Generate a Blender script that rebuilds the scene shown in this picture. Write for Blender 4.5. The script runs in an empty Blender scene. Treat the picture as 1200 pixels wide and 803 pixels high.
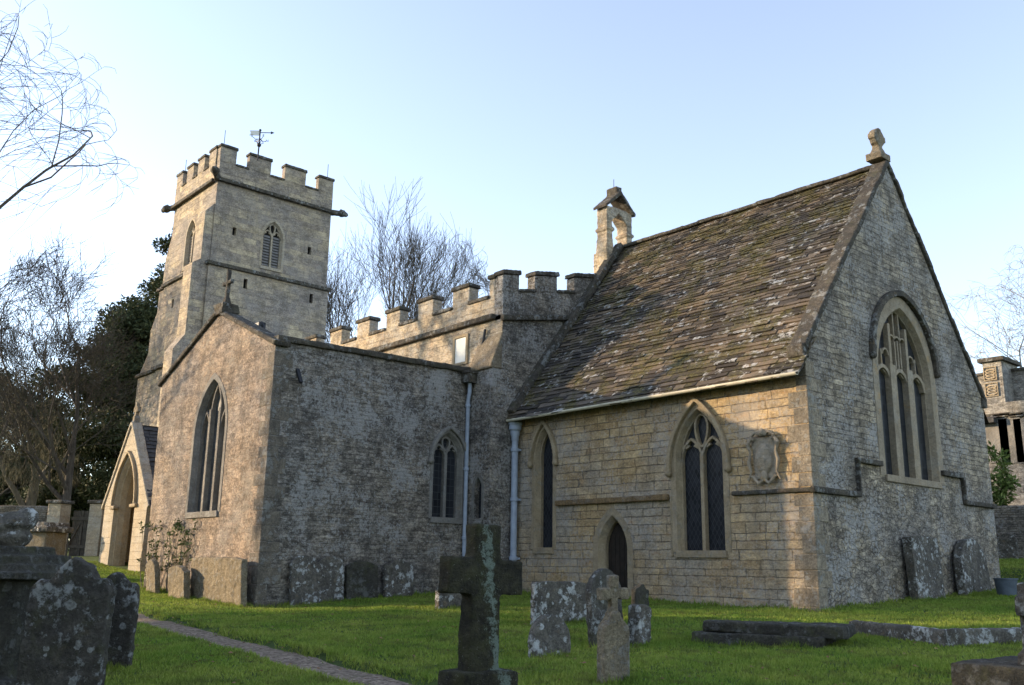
import bpy, bmesh, math, random
import numpy as np
from mathutils import Vector, Matrix, noise as mnoise
from mathutils.geometry import tessellate_polygon
random.seed(7); rng = np.random.default_rng(7)
R = math.radians
scene = bpy.context.scene
col = scene.collection

# ---------------------------------------------------------------- camera, light, exposure
F = 1089.69; CX, CY = 600.0, 401.5
def _d(px, py):
    v = np.array([px-CX, -(py-CY), -F]); return v/np.linalg.norm(v)
_w = _d(-390, 648); _n = _d(1870, 685); _n = _n-(_n@_w)*_w; _n /= np.linalg.norm(_n)
_M = np.array([-_w, _n, np.cross(-_w, _n)])           # columns: camera axes in world space
CAM = np.array([9.82, -16.51, 0.74])
cd = bpy.data.cameras.new('camera'); cam = bpy.data.objects.new('camera', cd); col.objects.link(cam)
cd.sensor_width = 36; cd.lens = F/1200*36; cd.clip_end = 3000; cd.clip_start = .05
m4 = Matrix([list(_M[0])+[CAM[0]], list(_M[1])+[CAM[1]], list(_M[2])+[CAM[2]], [0, 0, 0, 1]])
cam.matrix_world = m4
scene.camera = cam

SUN_EL = 12.5; SUN_DIR = Vector((-.803, -.597, 0)).normalized()*math.cos(R(SUN_EL)); SUN_DIR.z = math.sin(R(SUN_EL))
world = bpy.data.worlds.new('World'); scene.world = world; world.use_nodes = True
wn = world.node_tree; bg = wn.nodes['Background']
sky = wn.nodes.new('ShaderNodeTexSky'); sky.sky_type = 'NISHITA'; sky.sun_disc = False
sky.sun_elevation = R(SUN_EL); sky.sun_rotation = math.atan2(SUN_DIR.x, SUN_DIR.y)
sky.air_density = 1.0; sky.dust_density = 0.45; sky.ozone_density = 2.2; sky.altitude = 100
hsv = wn.nodes.new('ShaderNodeHueSaturation'); hsv.inputs['Saturation'].default_value = .72; hsv.inputs['Hue'].default_value = .51
wn.links.new(sky.outputs[0], hsv.inputs['Color']); wn.links.new(hsv.outputs[0], bg.inputs[0]); bg.inputs[1].default_value = 0.15
sl = bpy.data.lights.new('sun', 'SUN'); sl.energy = 2.8; sl.angle = R(.6); sl.color = (1, .76, .5)
so = bpy.data.objects.new('sun', sl); col.objects.link(so); so.rotation_euler = SUN_DIR.to_track_quat('Z', 'Y').to_euler(); so.location = (0, 0, 60)
vs = scene.view_settings; vs.view_transform = 'Standard'; vs.look = 'None'; vs.exposure = 1.78; vs.gamma = 1

# ---------------------------------------------------------------- placing helpers
def _ray(px, py): return _M@_d(px, py)
def S_(px, py, Y):                                     # point on a south facing wall
    r = _ray(px, py); return Vector(CAM+r*(Y-CAM[1])/r[1])
def E_(px, py, X):                                     # point on an east facing wall
    r = _ray(px, py); return Vector(CAM+r*(X-CAM[0])/r[0])
FW = -_M[:, 2]
def D_(px, py, dep):
    r = _ray(px, py); return Vector(CAM+r*dep/(r@FW))
PATH = [(-40., -3.2), (-30., -5.4), (-20., -7.6), (-13.5, -8.7), (-10., -9.35), (-3., -10.05), (1.2, -10.42), (6., -11.2), (12., -12.8)]
PW = .36
def path_dist(x, y):
    x = np.asarray(x, float); y = np.asarray(y, float); best = np.full(x.shape, 1e9)
    for (x0, y0), (x1, y1) in zip(PATH[:-1], PATH[1:]):
        dx, dy = x1-x0, y1-y0; t = np.clip(((x-x0)*dx+(y-y0)*dy)/(dx*dx+dy*dy), 0, 1)
        best = np.minimum(best, np.hypot(x-x0-t*dx, y-y0-t*dy))
    return best
def sstep(a, b, v):
    t = np.clip((v-a)/(b-a), 0, 1); return t*t*(3-2*t)
def gz(x, y):
    x = np.asarray(x, float); y = np.asarray(y, float)
    xc = np.clip(x, -60, 40); yc = np.clip(y, -40, 14)
    z = .045*yc-.011*xc+.002*np.clip(np.clip(-x, -99, 25)-8, 0, 99)**2
    z = z+sstep(9.6, 11.2, y)*.42*sstep(-14, -6, x)+.028*np.clip(y-11, 0, 25)*sstep(-14, -6, x)
    z = z+.025*np.sin(x*.9+y*.5)*np.sin(y*.8-.4*x)+.012*np.sin(2.7*x+1)*np.sin(2.3*y)
    return z
def gzf(x, y): return float(gz(x, y))
def G_(px, py):
    r = _ray(px, py); t = 3.
    while t < 90:
        P = CAM+r*t
        if P[2] <= gzf(P[0], P[1]): break
        t += .02
    return Vector(P)

# ---------------------------------------------------------------- mesh helpers
class MB:
    def __init__(s): s.v = []; s.f = []
    def add(s, vs_, fs):
        o = len(s.v); s.v += [tuple(v) for v in vs_]; s.f += [tuple(i+o for i in f) for f in fs]
    def box(s, x0, x1, y0, y1, z0, z1, j=0):
        q = lambda: random.uniform(-j, j)
        s.add([(x+q(), y+q(), z+q()) for z in (z0, z1) for x, y in ((x0, y0), (x1, y0), (x1, y1), (x0, y1))],
              [(3, 2, 1, 0), (4, 5, 6, 7), (0, 1, 5, 4), (1, 2, 6, 5), (2, 3, 7, 6), (3, 0, 4, 7)])
    def prism(s, P, loop, d0, d1):                      # loop in (u, z), extruded from depth d0 to d1
        n = len(loop)
        s.add([P(u, z, d0) for u, z in loop]+[P(u, z, d1) for u, z in loop],
              [tuple(range(n)), tuple(range(2*n-1, n-1, -1))]+[(i, (i+1) % n, n+(i+1) % n, n+i) for i in range(n)])
    def sweep(s, P, pts, w, d0, d1, closed=False):      # flat bar following a 2D line in a wall plane
        n = len(pts); L = []; Rr = []
        for i, (u, z) in enumerate(pts):
            a = pts[i-1] if (i > 0 or closed) else pts[i]; b = pts[(i+1) % n] if (i < n-1 or closed) else pts[i]
            t = Vector((b[0]-a[0], b[1]-a[1])); t = t.normalized() if t.length > 1e-9 else Vector((0, 1)); nn = Vector((-t.y, t.x))*w/2
            L.append((u+nn.x, z+nn.y)); Rr.append((u-nn.x, z-nn.y))
        o = []
        for q in range(n): o += [P(*L[q], d1), P(*Rr[q], d1), P(*Rr[q], d0), P(*L[q], d0)]
        fs = []
        for i in range(n if closed else n-1):
            a, b = 4*i, 4*((i+1) % n)
            fs += [(a+k, a+(k+1) % 4, b+(k+1) % 4, b+k) for k in range(4)]
        if not closed: fs += [(0, 1, 2, 3), (4*n-1, 4*n-2, 4*n-3, 4*n-4)]
        s.add(o, fs)
    def bar(s, p0, p1, w, h, upv=(0, 0, 1), w1=None, h1=None):
        p0 = Vector(p0); p1 = Vector(p1); t = (p1-p0).normalized(); a = t.cross(Vector(upv)).normalized(); b = a.cross(t).normalized()
        w1 = w if w1 is None else w1; h1 = h if h1 is None else h1
        vs_ = [p0+a*sx*w/2+b*sz*h/2 for sx, sz in ((-1, -1), (1, -1), (1, 1), (-1, 1))]+[p1+a*sx*w1/2+b*sz*h1/2 for sx, sz in ((-1, -1), (1, -1), (1, 1), (-1, 1))]
        s.add(vs_, [(0, 1, 2, 3), (7, 6, 5, 4)]+[(i, i+4, (i+1) % 4+4, (i+1) % 4) for i in range(4)])
    def tube(s, pts, rad, n=8, cap=True):
        pts = [Vector(p) for p in pts]; rad = rad if isinstance(rad, (list, tuple)) else [rad]*len(pts); vs_ = []; ref = None
        for i, p in enumerate(pts):
            t = (pts[min(i+1, len(pts)-1)]-pts[max(i-1, 0)]).normalized()
            if ref is None: ref = t.orthogonal().normalized()
            ref = (ref-t*ref.dot(t)).normalized() if (ref-t*ref.dot(t)).length > 1e-6 else t.orthogonal().normalized()
            b = t.cross(ref)
            vs_ += [p+(ref*math.cos(6.2832*k/n)+b*math.sin(6.2832*k/n))*rad[i] for k in range(n)]
        fs = [(i*n+k, i*n+(k+1) % n, (i+1)*n+(k+1) % n, (i+1)*n+k) for i in range(len(pts)-1) for k in range(n)]
        if cap: fs += [tuple(range(n-1, -1, -1)), tuple(range((len(pts)-1)*n, len(pts)*n))]
        s.add(vs_, fs)
    def lathe(s, c, prof, n=20):                        # prof: (radius, z)
        c = Vector(c); vs_ = []
        for r, z in prof: vs_ += [c+Vector((r*math.cos(6.2832*k/n), r*math.sin(6.2832*k/n), z)) for k in range(n)]
        fs = [(i*n+k, i*n+(k+1) % n, (i+1)*n+(k+1) % n, (i+1)*n+k) for i in range(len(prof)-1) for k in range(n)]
        fs += [tuple(range(n-1, -1, -1)), tuple(range((len(prof)-1)*n, len(prof)*n))]
        s.add(vs_, fs)
    def ball(s, c, r, sc=(1, 1, 1), n=10):
        s.lathe2(c, [(math.sin(math.pi*(i+.02)/(n+.04)), -math.cos(math.pi*(i+.02)/(n+.04))) for i in range(n+1)], r, sc)
    def lathe2(s, c, prof, r, sc, n=14):
        vs_ = []
        for a, z in prof: vs_ += [(c[0]+a*r*sc[0]*math.cos(6.2832*k/n), c[1]+a*r*sc[1]*math.sin(6.2832*k/n), c[2]+z*r*sc[2]) for k in range(n)]
        fs = [(i*n+k, i*n+(k+1) % n, (i+1)*n+(k+1) % n, (i+1)*n+k) for i in range(len(prof)-1) for k in range(n)]
        s.add(vs_, fs)
    def wall(s, P, outer, holes, rev=.3):
        loops = [outer]+holes; flat = [p for l in loops for p in l]
        tris = tessellate_polygon([[Vector((u, z, 0)) for u, z in l] for l in loops])
        s.add([P(u, z, 0) for u, z in flat], tris)
        for h in holes:
            n = len(h); s.add([P(u, z, 0) for u, z in h]+[P(u, z, -rev) for u, z in h], [(i, (i+1) % n, n+(i+1) % n, n+i) for i in range(n)])
    def build(s, name, m, parent=None, smooth=False, bevel=0, orig=None):
        me = bpy.data.meshes.new(name); me.from_pydata(s.v, [], s.f); me.update()
        bm = bmesh.new(); bm.from_mesh(me); bmesh.ops.remove_doubles(bm, verts=bm.verts, dist=1e-5) if not getattr(s, 'nomerge', 0) else None
        if not getattr(s, 'nomerge', 0): bmesh.ops.recalc_face_normals(bm, faces=bm.faces)
        bm.to_mesh(me); bm.free()
        if smooth: me.polygons.foreach_set('use_smooth', [True]*len(me.polygons))
        o = bpy.data.objects.new(name, me); col.objects.link(o)
        if m: me.materials.append(m)
        if parent: o.parent = parent; 
        if parent and parent.type == 'EMPTY' and orig is None and parent.location.length > 0 and not getattr(s, 'local', 0):
            me.transform(Matrix.Translation(-parent.location))
        if bevel:
            b = o.modifiers.new('bevel', 'BEVEL'); b.width = bevel; b.segments = 2; b.limit_method = 'ANGLE'; b.angle_limit = R(35)
        return o
def smoothall(o): o.data.polygons.foreach_set('use_smooth', [True]*len(o.data.polygons))
TEXC = {}
def weather(o, voxel=.03, amp=.02, size=.25):
    rm = o.modifiers.new('mesh', 'REMESH'); rm.mode = 'VOXEL'; rm.voxel_size = voxel; rm.use_smooth_shade = True
    if size not in TEXC:
        t = bpy.data.textures.new('wear', 'CLOUDS'); t.noise_scale = size; t.noise_depth = 3; TEXC[size] = t
    d = o.modifiers.new('wear', 'DISPLACE'); d.texture = TEXC[size]; d.strength = amp; d.mid_level = .5; d.texture_coords = 'GLOBAL'
    return o
def tag(o, label=None, cat=None, group=None, kind=None):
    if label: o['label'] = label
    if cat: o['category'] = cat
    if group: o['group'] = group
    if kind: o['kind'] = kind
    return o
def empty(name, loc, label, cat, group=None):
    o = bpy.data.objects.new(name, None); col.objects.link(o); o.location = loc; o.empty_display_size = .3
    return tag(o, label, cat, group)
def PS(Y): return lambda u, z, d: (u, Y-d, z)
def PE(X): return lambda u, z, d: (X+d, u, z)
def arch(cx, hw, z0, zs, za, n=9, closed=True):
    h = za-zs; Rr = (hw*hw+h*h)/(2*hw); left = []
    a1 = math.atan2(h, Rr-hw)
    for i in range(n+1):
        a = a1*i/n; left.append((cx+(Rr-hw)-Rr*math.cos(a), zs+Rr*math.sin(a)))
    right = [(2*cx-u, z) for u, z in left[::-1]][1:]
    return ([(cx-hw, z0)] if z0 is not None else [])+left+right+([(cx+hw, z0)] if z0 is not None else [])

# ---------------------------------------------------------------- materials
class NT:
    def __init__(s, name):
        s.m = bpy.data.materials.new(name); s.m.use_nodes = True; s.t = s.m.node_tree; s.b = s.t.nodes['Principled BSDF']
        s.b.inputs['Roughness'].default_value = .9; s.b.inputs['Specular IOR Level'].default_value = .25
        s.tc = s.t.nodes.new('ShaderNodeTexCoord'); s.obj = s.tc.outputs['Object']
    def n(s, typ, ins=(), **kw):
        nd = s.t.nodes.new(typ)
        for k, v in kw.items(): setattr(nd, k, v)
        for k, v in (ins.items() if isinstance(ins, dict) else enumerate(ins)): s.put(nd.inputs[k], v)
        return nd
    def put(s, sock, v):
        if v is None: return
        if isinstance(v, bpy.types.NodeSocket): s.t.links.new(v, sock)
        else:
            if isinstance(v, (tuple, list)) and len(v) == 3 and sock.type == 'RGBA': v = tuple(v)+(1,)
            sock.default_value = v
    def math(s, op, a, b=0., c=None, clamp=False): return s.n('ShaderNodeMath', (a, b) if c is None else (a, b, c), operation=op, use_clamp=clamp).outputs[0]
    def noise(s, sc, det=4, rough=.6, vec=None, dist=0): return s.n('ShaderNodeTexNoise', {'Vector': vec or s.obj, 'Scale': sc, 'Detail': det, 'Roughness': rough, 'Distortion': dist}).outputs[0]
    def vor(s, sc, feat='F1', out=0, vec=None, rnd=1): return s.n('ShaderNodeTexVoronoi', {'Vector': vec or s.obj, 'Scale': sc, 'Randomness': rnd}, feature=feat).outputs[out]
    def step(s, v, a, b): return s.n('ShaderNodeMapRange', (v, a, b, 0., 1.)).outputs[0]
    def mix(s, f, a, b, mode='MIX'):
        nd = s.n('ShaderNodeMix', data_type='RGBA', blend_type=mode); s.put(nd.inputs[0], f); s.put(nd.inputs[6], a); s.put(nd.inputs[7], b); return nd.outputs[2]
    def map(s, vec=None, sc=(1, 1, 1), loc=(0, 0, 0)): return s.n('ShaderNodeMapping', {'Vector': vec or s.obj, 'Scale': sc, 'Location': loc}).outputs[0]
    def bump(s, h, strg=.5, dist=.02, prev=None): return s.n('ShaderNodeBump', {'Strength': strg, 'Distance': dist, 'Height': h, 'Normal': prev} if prev else {'Strength': strg, 'Distance': dist, 'Height': h}).outputs[0]
    def uv(s):
        g = s.n('ShaderNodeNewGeometry'); sx = s.n('ShaderNodeSeparateXYZ', (g.outputs['True Normal'],)); p = s.n('ShaderNodeSeparateXYZ', (s.obj,))
        k = s.math('GREATER_THAN', s.math('ABSOLUTE', sx.outputs[0]), s.math('ABSOLUTE', sx.outputs[1]))
        u = s.n('ShaderNodeMix', {0: k, 2: p.outputs[0], 3: p.outputs[1]}, data_type='FLOAT').outputs[0]
        return u, p.outputs[2]
    def fin(s, c, nrm=None, rough=None):
        s.put(s.b.inputs['Base Color'], c)
        if nrm: s.put(s.b.inputs['Normal'], nrm)
        if rough is not None: s.put(s.b.inputs['Roughness'], rough)
        return s.m
def simple(name, c, rough=.6, metal=0, var=.25, sc=6):
    s = NT(name); nz = s.noise(sc, 4)
    s.b.inputs['Metallic'].default_value = metal
    return s.fin(s.mix(s.step(nz, .3, .7), tuple(x*(1-var) for x in c), tuple(min(1, x*(1+var)) for x in c)), s.bump(s.noise(sc*6, 3), .15, .005), rough)

def masonry(name, c1, c2, c3, bw=.38, bh=.2, ms=.012, mortar=(.3, .27, .22), wob=.05, white=.3, dark=.4, orange=.1, moss=.05, bumpd=.02, contrast=.7, rubble=False, split=None, pale=(.5, .5, .48), mk=.8, mot=.6, K_=.62, spk=.6):
    c1, c2, c3, mortar, pale = [tuple(x*K_ for x in q) for q in (c1, c2, c3, mortar, pale)]
    s = NT(name); u, v = s.uv()
    n1 = s.noise(2.2, 2); n2 = s.noise(1.1, 1, vec=s.map(loc=(7, 3, 9)))
    vv = s.n('ShaderNodeCombineXYZ', (0., 0., v)).outputs[0]
    u2 = s.math('ADD', u, s.math('MULTIPLY', s.math('SUBTRACT', s.noise(7, 2), .5), wob*1.2)); v2 = s.math('ADD', v, s.math('MULTIPLY', s.math('SUBTRACT', n1, .5), wob))
    v2 = s.math('ADD', v2, s.math('MULTIPLY', s.math('SUBTRACT', s.noise(2.3, 1, vec=vv), .5), bh*1.4))
    v2 = s.math('ADD', v2, s.math('MULTIPLY', s.math('SUBTRACT', s.noise(9, 3), .5), wob*.45))
    # stretch and squeeze along each course so that stones differ in length
    row = s.math('FLOOR', s.math('DIVIDE', v2, bh))
    ruv = s.n('ShaderNodeCombineXYZ', (s.math('MULTIPLY', u, .9), s.math('MULTIPLY', row, 3.7), 0.)).outputs[0]
    u2 = s.math('ADD', u2, s.math('MULTIPLY', s.noise(1.6, 0, vec=ruv), bw*2.2))
    vec = s.n('ShaderNodeCombineXYZ', (u2, v2, 0.)).outputs[0]
    br = s.n('ShaderNodeTexBrick', {'Vector': vec, 'Color1': (0, 0, 0, 1), 'Color2': (1, 1, 1, 1), 'Mortar': (0, 0, 0, 1), 'Scale': 1., 'Mortar Size': ms, 'Mortar Smooth': .6, 'Bias': 0., 'Brick Width': bw, 'Row Height': bh}, offset=.5, squash=1.3, squash_frequency=3)
    tone, mort = br.outputs[0], br.outputs[1]
    if rubble:
        rv = s.n('ShaderNodeCombineXYZ', (s.math('ADD', u, s.math('MULTIPLY', s.noise(6, 4, .6), .22)), s.math('MULTIPLY', s.math('ADD', v, s.math('MULTIPLY', s.noise(6, 4, .6, s.map(loc=(5, 9, 2))), .14)), 1.9), s.math('MULTIPLY', n2, .3))).outputs[0]
        cell = s.n('ShaderNodeSeparateColor', (s.n('ShaderNodeTexVoronoi', {'Vector': rv, 'Scale': 4.6}).outputs[1],)).outputs[0]
        ed = s.vor(4.6, 'DISTANCE_TO_EDGE', 0, rv); mo2 = s.math('SUBTRACT', 1., s.step(ed, .01, .09))
        if split is not None:
            k = s.step(s.math('ADD', v, s.math('MULTIPLY', s.noise(.8, 3), 1.6)), split+1.1, split+.5)
            tone = s.n('ShaderNodeMix', {0: k, 2: tone, 3: cell}, data_type='FLOAT').outputs[0]
            mort = s.n('ShaderNodeMix', {0: k, 2: mort, 3: mo2}, data_type='FLOAT').outputs[0]
        else: tone, mort = cell, mo2
    fine = s.noise(26, 5, .7); med = s.noise(5, 5, .65); big = s.noise(.7, 4, .6, s.map(loc=(3, 5, 1)))
    t = s.math('ADD', s.math('MULTIPLY', tone, contrast), s.math('MULTIPLY', med, 1-contrast*.7))
    c = s.mix(s.step(t, .15, .95), c1, c2) if not rubble else s.mix(s.step(t, .1, .9), tuple(x*.6 for x in c1), tuple(x*1.25 for x in c2)); c = s.mix(s.step(big, .42, .62), c, c3)
    c = s.mix(s.math('MULTIPLY', s.step(fine, .4, .75), .5), c, tuple(x*1.45 for x in c2), 'MIX')
    c = s.mix(s.math('MULTIPLY', s.math('MULTIPLY', mort, mk), s.step(s.noise(1.9, 4, .7), .35, .55)), c, mortar)
    c = s.mix(spk, c, s.mix(1., c, s.mix(s.step(s.noise(13, 6, .75, s.map(sc=(1, 1, 1.8), loc=(6, 1, 2))), .38, .62), (.3, .29, .28), (1.8, 1.8, 1.8)), 'MULTIPLY'))
    blo = s.step(s.noise(2.7, 8, .75, s.map(sc=(1, 1, 1.9), loc=(3, 7, 12))), .41, .59); c = s.mix(mot, c, s.mix(1., c, s.mix(blo, (.34, .33, .32), (1.75, 1.75, 1.75)), 'MULTIPLY'))
    stx = s.map(sc=(1.6, 1.6, .45)); st = s.noise(1.3, 6, .7, stx)
    c = s.mix(s.math('MULTIPLY', s.step(st, .47, .66), dark), c, (.055, .05, .045))
    sp = s.noise(13, 6, .75, s.map(loc=(1, 8, 4))); gate = s.noise(1.1, 3, .6, s.map(loc=(11, 2, 6)))
    wmask = s.math('MULTIPLY', s.step(s.math('ADD', sp, s.math('MULTIPLY', s.math('SUBTRACT', gate, .5), .7)), .52, .6), white)
    c = s.mix(wmask, c, pale)
    dsp = s.noise(17, 5, .7, s.map(loc=(4, 4, 4))); c = s.mix(s.math('MULTIPLY', s.step(dsp, .56, .66), dark), c, (.05, .045, .04))
    orr = s.noise(3.1, 4, .7, s.map(sc=(1, 1, 2.2), loc=(2, 2, 2))); c = s.mix(s.math('MULTIPLY', s.step(orr, .56, .7), orange), c, (.42, .2, .07))
    mm = s.noise(2.1, 5, .75, s.map(loc=(9, 1, 5))); c = s.mix(s.math('MULTIPLY', s.step(mm, .58, .7), moss), c, (.07, .075, .03))
    h = s.math('ADD', s.math('MULTIPLY', mort, -1.1*mk), s.math('ADD', s.math('MULTIPLY', fine, 1.6), s.math('MULTIPLY', med, 1.6)))
    h = s.math('ADD', h, s.math('MULTIPLY', tone, .6))
    return s.fin(c, s.bump(h, .9, bumpd), .92)

def stone3d(name, c1, c2, white=.5, dark=.4, orange=.1, moss=.2, spots=True, pale=(.52, .53, .5), sc=1., bd=.012, gr=.65):
    c1, c2, pale = [tuple(x*.6 for x in q) for q in (c1, c2, pale)]; s = NT(name); oi = s.n('ShaderNodeObjectInfo'); ob_ = s.obj; off = s.n('ShaderNodeVectorMath', (s.obj, s.n('ShaderNodeCombineXYZ', (s.math('MULTIPLY', oi.outputs['Random'], 31.), s.math('MULTIPLY', oi.outputs['Random'], 57.), 0.)).outputs[0]), operation='ADD').outputs[0]
    s.obj = off
    fine = s.noise(40*sc, 5, .7); med = s.noise(8*sc, 5, .65); big = s.noise(2*sc, 4, .6)
    c = s.mix(s.step(s.math('ADD', s.math('MULTIPLY', med, .6), s.math('MULTIPLY', big, .4)), .4, .62), c1, c2); c = s.mix(gr, c, s.mix(1., c, s.mix(s.step(s.noise(28*sc, 6, .8, s.map(loc=(6, 1, 2))), .36, .64), (.3, .3, .3), (1.8, 1.8, 1.8)), 'MULTIPLY'))
    c = s.mix(s.math('MULTIPLY', s.step(s.noise(3*sc, 6, .7, s.map(sc=(1, 1, .5), loc=(5, 5, 5))), .45, .62), dark), c, (.045, .042, .036))
    mm = s.noise(4*sc, 5, .75, s.map(loc=(9, 1, 5))); c = s.mix(s.math('MULTIPLY', s.step(mm, .52, .66), moss), c, (.075, .08, .03))
    if spots:
        wv = s.n('ShaderNodeVectorMath', (s.obj, s.n('ShaderNodeVectorMath', (s.n('ShaderNodeTexNoise', {'Vector': s.obj, 'Scale': 14.*sc}).outputs[1], (.09, .09, .09)), operation='MULTIPLY').outputs[0]), operation='ADD').outputs[0]
        vd = s.n('ShaderNodeTexVoronoi', {'Vector': wv, 'Scale': 7.*sc}); rndv = s.n('ShaderNodeSeparateColor', (vd.outputs[1],)).outputs[0]
        rad = s.math('MULTIPLY', s.step(rndv, .35, 1.), .42)
        sp = s.step(s.math('SUBTRACT', rad, vd.outputs[0]), 0., .05)
        ringm = s.math('ADD', .45, s.math('MULTIPLY', s.step(s.noise(30, 4), .4, .6), .55))
        sp = s.math('MULTIPLY', sp, ringm)
    else: sp = 0.
    n3 = s.step(s.math('ADD', s.noise(9*sc, 8, .75, s.map(loc=(1, 8, 4))), s.math('MULTIPLY', s.math('SUBTRACT', s.noise(2.2*sc, 3), .5), .6)), .55, .63)
    c = s.mix(s.math('MULTIPLY', s.math('MAXIMUM', sp, n3), white), c, pale)
    c = s.mix(s.math('MULTIPLY', s.step(s.noise(6*sc, 4, .7, s.map(loc=(2, 2, 2))), .6, .7), orange), c, (.4, .24, .08))
    h = s.math('ADD', s.math('MULTIPLY', fine, 1.3), s.math('ADD', s.math('MULTIPLY', med, 1.4), s.math('MULTIPLY', n3, .35)))
    return s.fin(c, s.bump(h, 1., bd*2), .93)

M = {}
M['chancel_s'] = masonry('coursed_limestone', (.34, .225, .105), (.52, .375, .195), (.33, .29, .23), .4, .19, .012, (.2, .165, .12), .05, .45, .22, .28, .05, .022, 1., pale=(.5, .47, .42), mk=1., mot=.3, spk=.35, K_=.82)
M['chancel_e'] = masonry('weathered_rubble', (.27, .22, .165), (.48, .4, .28), (.31, .29, .26), .3, .13, .012, (.16, .14, .12), .09, .85, .5, .06, .08, .035, .7, rubble=True, split=2.9, pale=(.58, .56, .52), mk=.75, mot=.6, spk=.5, K_=.64)
M['trans_e'] = masonry('lichened_rubble', (.24, .205, .165), (.37, .32, .25), (.22, .205, .185), .24, .1, .012, (.17, .155, .13), .1, .85, .6, .06, .12, .03, .6, pale=(.56, .54, .5), mk=.35, mot=.75, spk=.7)
M['trans_s'] = masonry('rendered_rubble', (.33, .24, .165), (.42, .33, .24), (.34, .29, .25), .3, .14, .006, (.33, .27, .2), .1, .4, .55, .12, .03, .03, .25, pale=(.5, .46, .38), mk=.12, mot=.5, spk=.6)
M['tower'] = masonry('tower_ashlar', (.28, .235, .2), (.54, .44, .29), (.27, .24, .22), .6, .3, .007, (.25, .22, .18), .03, .35, .3, .08, .02, .016, 1., pale=(.48, .45, .4), mk=.6, mot=.4, spk=.4, K_=.66)
M['nave'] = masonry('nave_limestone', (.32, .24, .15), (.52, .41, .26), (.32, .28, .22), .45, .24, .008, (.2, .16, .11), .04, .45, .4, .3, .08, .02, .8, pale=(.5, .48, .43), mk=.6, mot=.45, spk=.5, K_=.85)
M['porch'] = masonry('porch_limestone', (.42, .33, .21), (.5, .42, .3), (.42, .37, .28), .5, .26, .006, (.36, .3, .2), .02, .35, .1, .08, .02, .012, .5, mot=.15, spk=.3, K_=.7)
M['dress'] = stone3d('dressed_stone', (.52, .4, .24), (.64, .51, .33), .3, .2, .15, .02, spots=False, sc=.6, gr=.25)
M['dress_g'] = stone3d('grey_dressed_stone', (.3, .28, .245), (.4, .37, .32), .35, .35, .12, .03, spots=False, sc=.6, gr=.25)
M['dress_e'] = stone3d('pale_dressed_stone', (.46, .37, .25), (.56, .47, .34), .2, .2, .5, .0, spots=False, sc=.5, gr=.25)
M['coping'] = stone3d('lichened_coping', (.085, .072, .055), (.17, .145, .11), .55, .6, .2, .3, sc=.8)
M['coping_s'] = stone3d('parapet_stone', (.3, .24, .16), (.42, .34, .23), .4, .35, .15, .15, sc=.7)
M['string_o'] = stone3d('orange_lichened_string', (.3, .2, .1), (.4, .26, .12), .2, .15, .9, .1, spots=False)
M['grave'] = stone3d('dark_gravestone', (.1, .09, .075), (.19, .175, .145), .95, .5, .05, .25)
M['grave_b'] = stone3d('lichened_gravestone', (.13, .115, .095), (.26, .235, .19), 1., .45, .15, .15, pale=(.75, .76, .72))
M['grave_y'] = stone3d('buff_gravestone', (.3, .24, .15), (.4, .33, .22), .4, .25, .12, .1)
M['grave_d'] = stone3d('blackened_gravestone', (.07, .065, .05), (.13, .12, .09), .3, .5, .02, .5, bd=.02)
M['grave_k'] = stone3d('darker_gravestone', (.06, .053, .043), (.125, .112, .09), .8, .5, .05, .3)  # same recipe as the dark gravestone with darker base tones
M['trans_q'] = stone3d('weathered_quoin', (.22, .185, .145), (.34, .29, .22), .5, .5, .1, .08, gr=.6)
M['dress_q'] = stone3d('weathered_corner_stone', (.34, .28, .2), (.5, .42, .3), .6, .4, .15, .05, gr=.6, sc=.8)
M['lead'] = simple('lead_grey_paint', (.3, .34, .4), .6, 0, .15)
M['cream'] = simple('cream_gutter_paint', (.6, .55, .42), .5, 0, .15)
M['iron'] = simple('dark_iron', (.03, .03, .032), .5, .3)
M['wood'] = simple('dark_oak', (.022, .016, .011), .75, 0, .4)
M['gatewood'] = simple('weathered_gate_wood', (.1, .085, .065), .85, 0, .35)
M['bluetub'] = simple('blue_grey_metal', (.09, .11, .135), .5, .2)
M['louvre'] = simple('grey_louvre_slate', (.16, .15, .14), .8)
M['white'] = simple('white_paint', (.7, .68, .6), .6, 0, .1)
M['dark_panel'] = simple('painted_dark_inside', (.012, .011, .01), 1)  # near-black colour stands in for the unlit inside of the tower
M['soil'] = simple('bare_soil', (.06, .045, .03), 1, 0, .4)

def glass_mat(name, diamond, c=(.012, .013, .015), lead=(.05, .052, .055), sc=1.):
    s = NT(name); u, v = s.uv()
    if diamond:
        a = s.math('ADD', s.math('MULTIPLY', u, 1.7), v); b = s.math('SUBTRACT', s.math('MULTIPLY', u, 1.7), v); per = .19*sc
    else: a, b, per = u, s.math('MULTIPLY', v, .7), .13*sc
    def ln(x): return s.math('GREATER_THAN', s.math('ABSOLUTE', s.math('SUBTRACT', s.math('FRACT', s.math('DIVIDE', x, per)), .5)), .455)
    k = s.math('MAXIMUM', ln(a), ln(b))
    cellv = s.n('ShaderNodeCombineXYZ', (s.math('FLOOR', s.math('DIVIDE', a, per)), s.math('FLOOR', s.math('DIVIDE', b, per)), 0.)).outputs[0]
    wn_ = s.n('ShaderNodeTexWhiteNoise', (cellv,)); 
    cc = s.mix(s.math('MULTIPLY', wn_.outputs[0], .8), c, tuple(x*2.4 for x in c))
    s.b.inputs['Specular IOR Level'].default_value = .14
    hh = s.math('ADD', s.math('MULTIPLY', wn_.outputs[0], .2), s.noise(2.5, 2))
    return s.fin(s.mix(k, cc, lead), s.bump(hh, .35, .03), s.n('ShaderNodeMix', {0: k, 2: .3, 3: .6}, data_type='FLOAT').outputs[0])
M['glass_d'] = glass_mat('leaded_diamond_glass', True)
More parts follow.
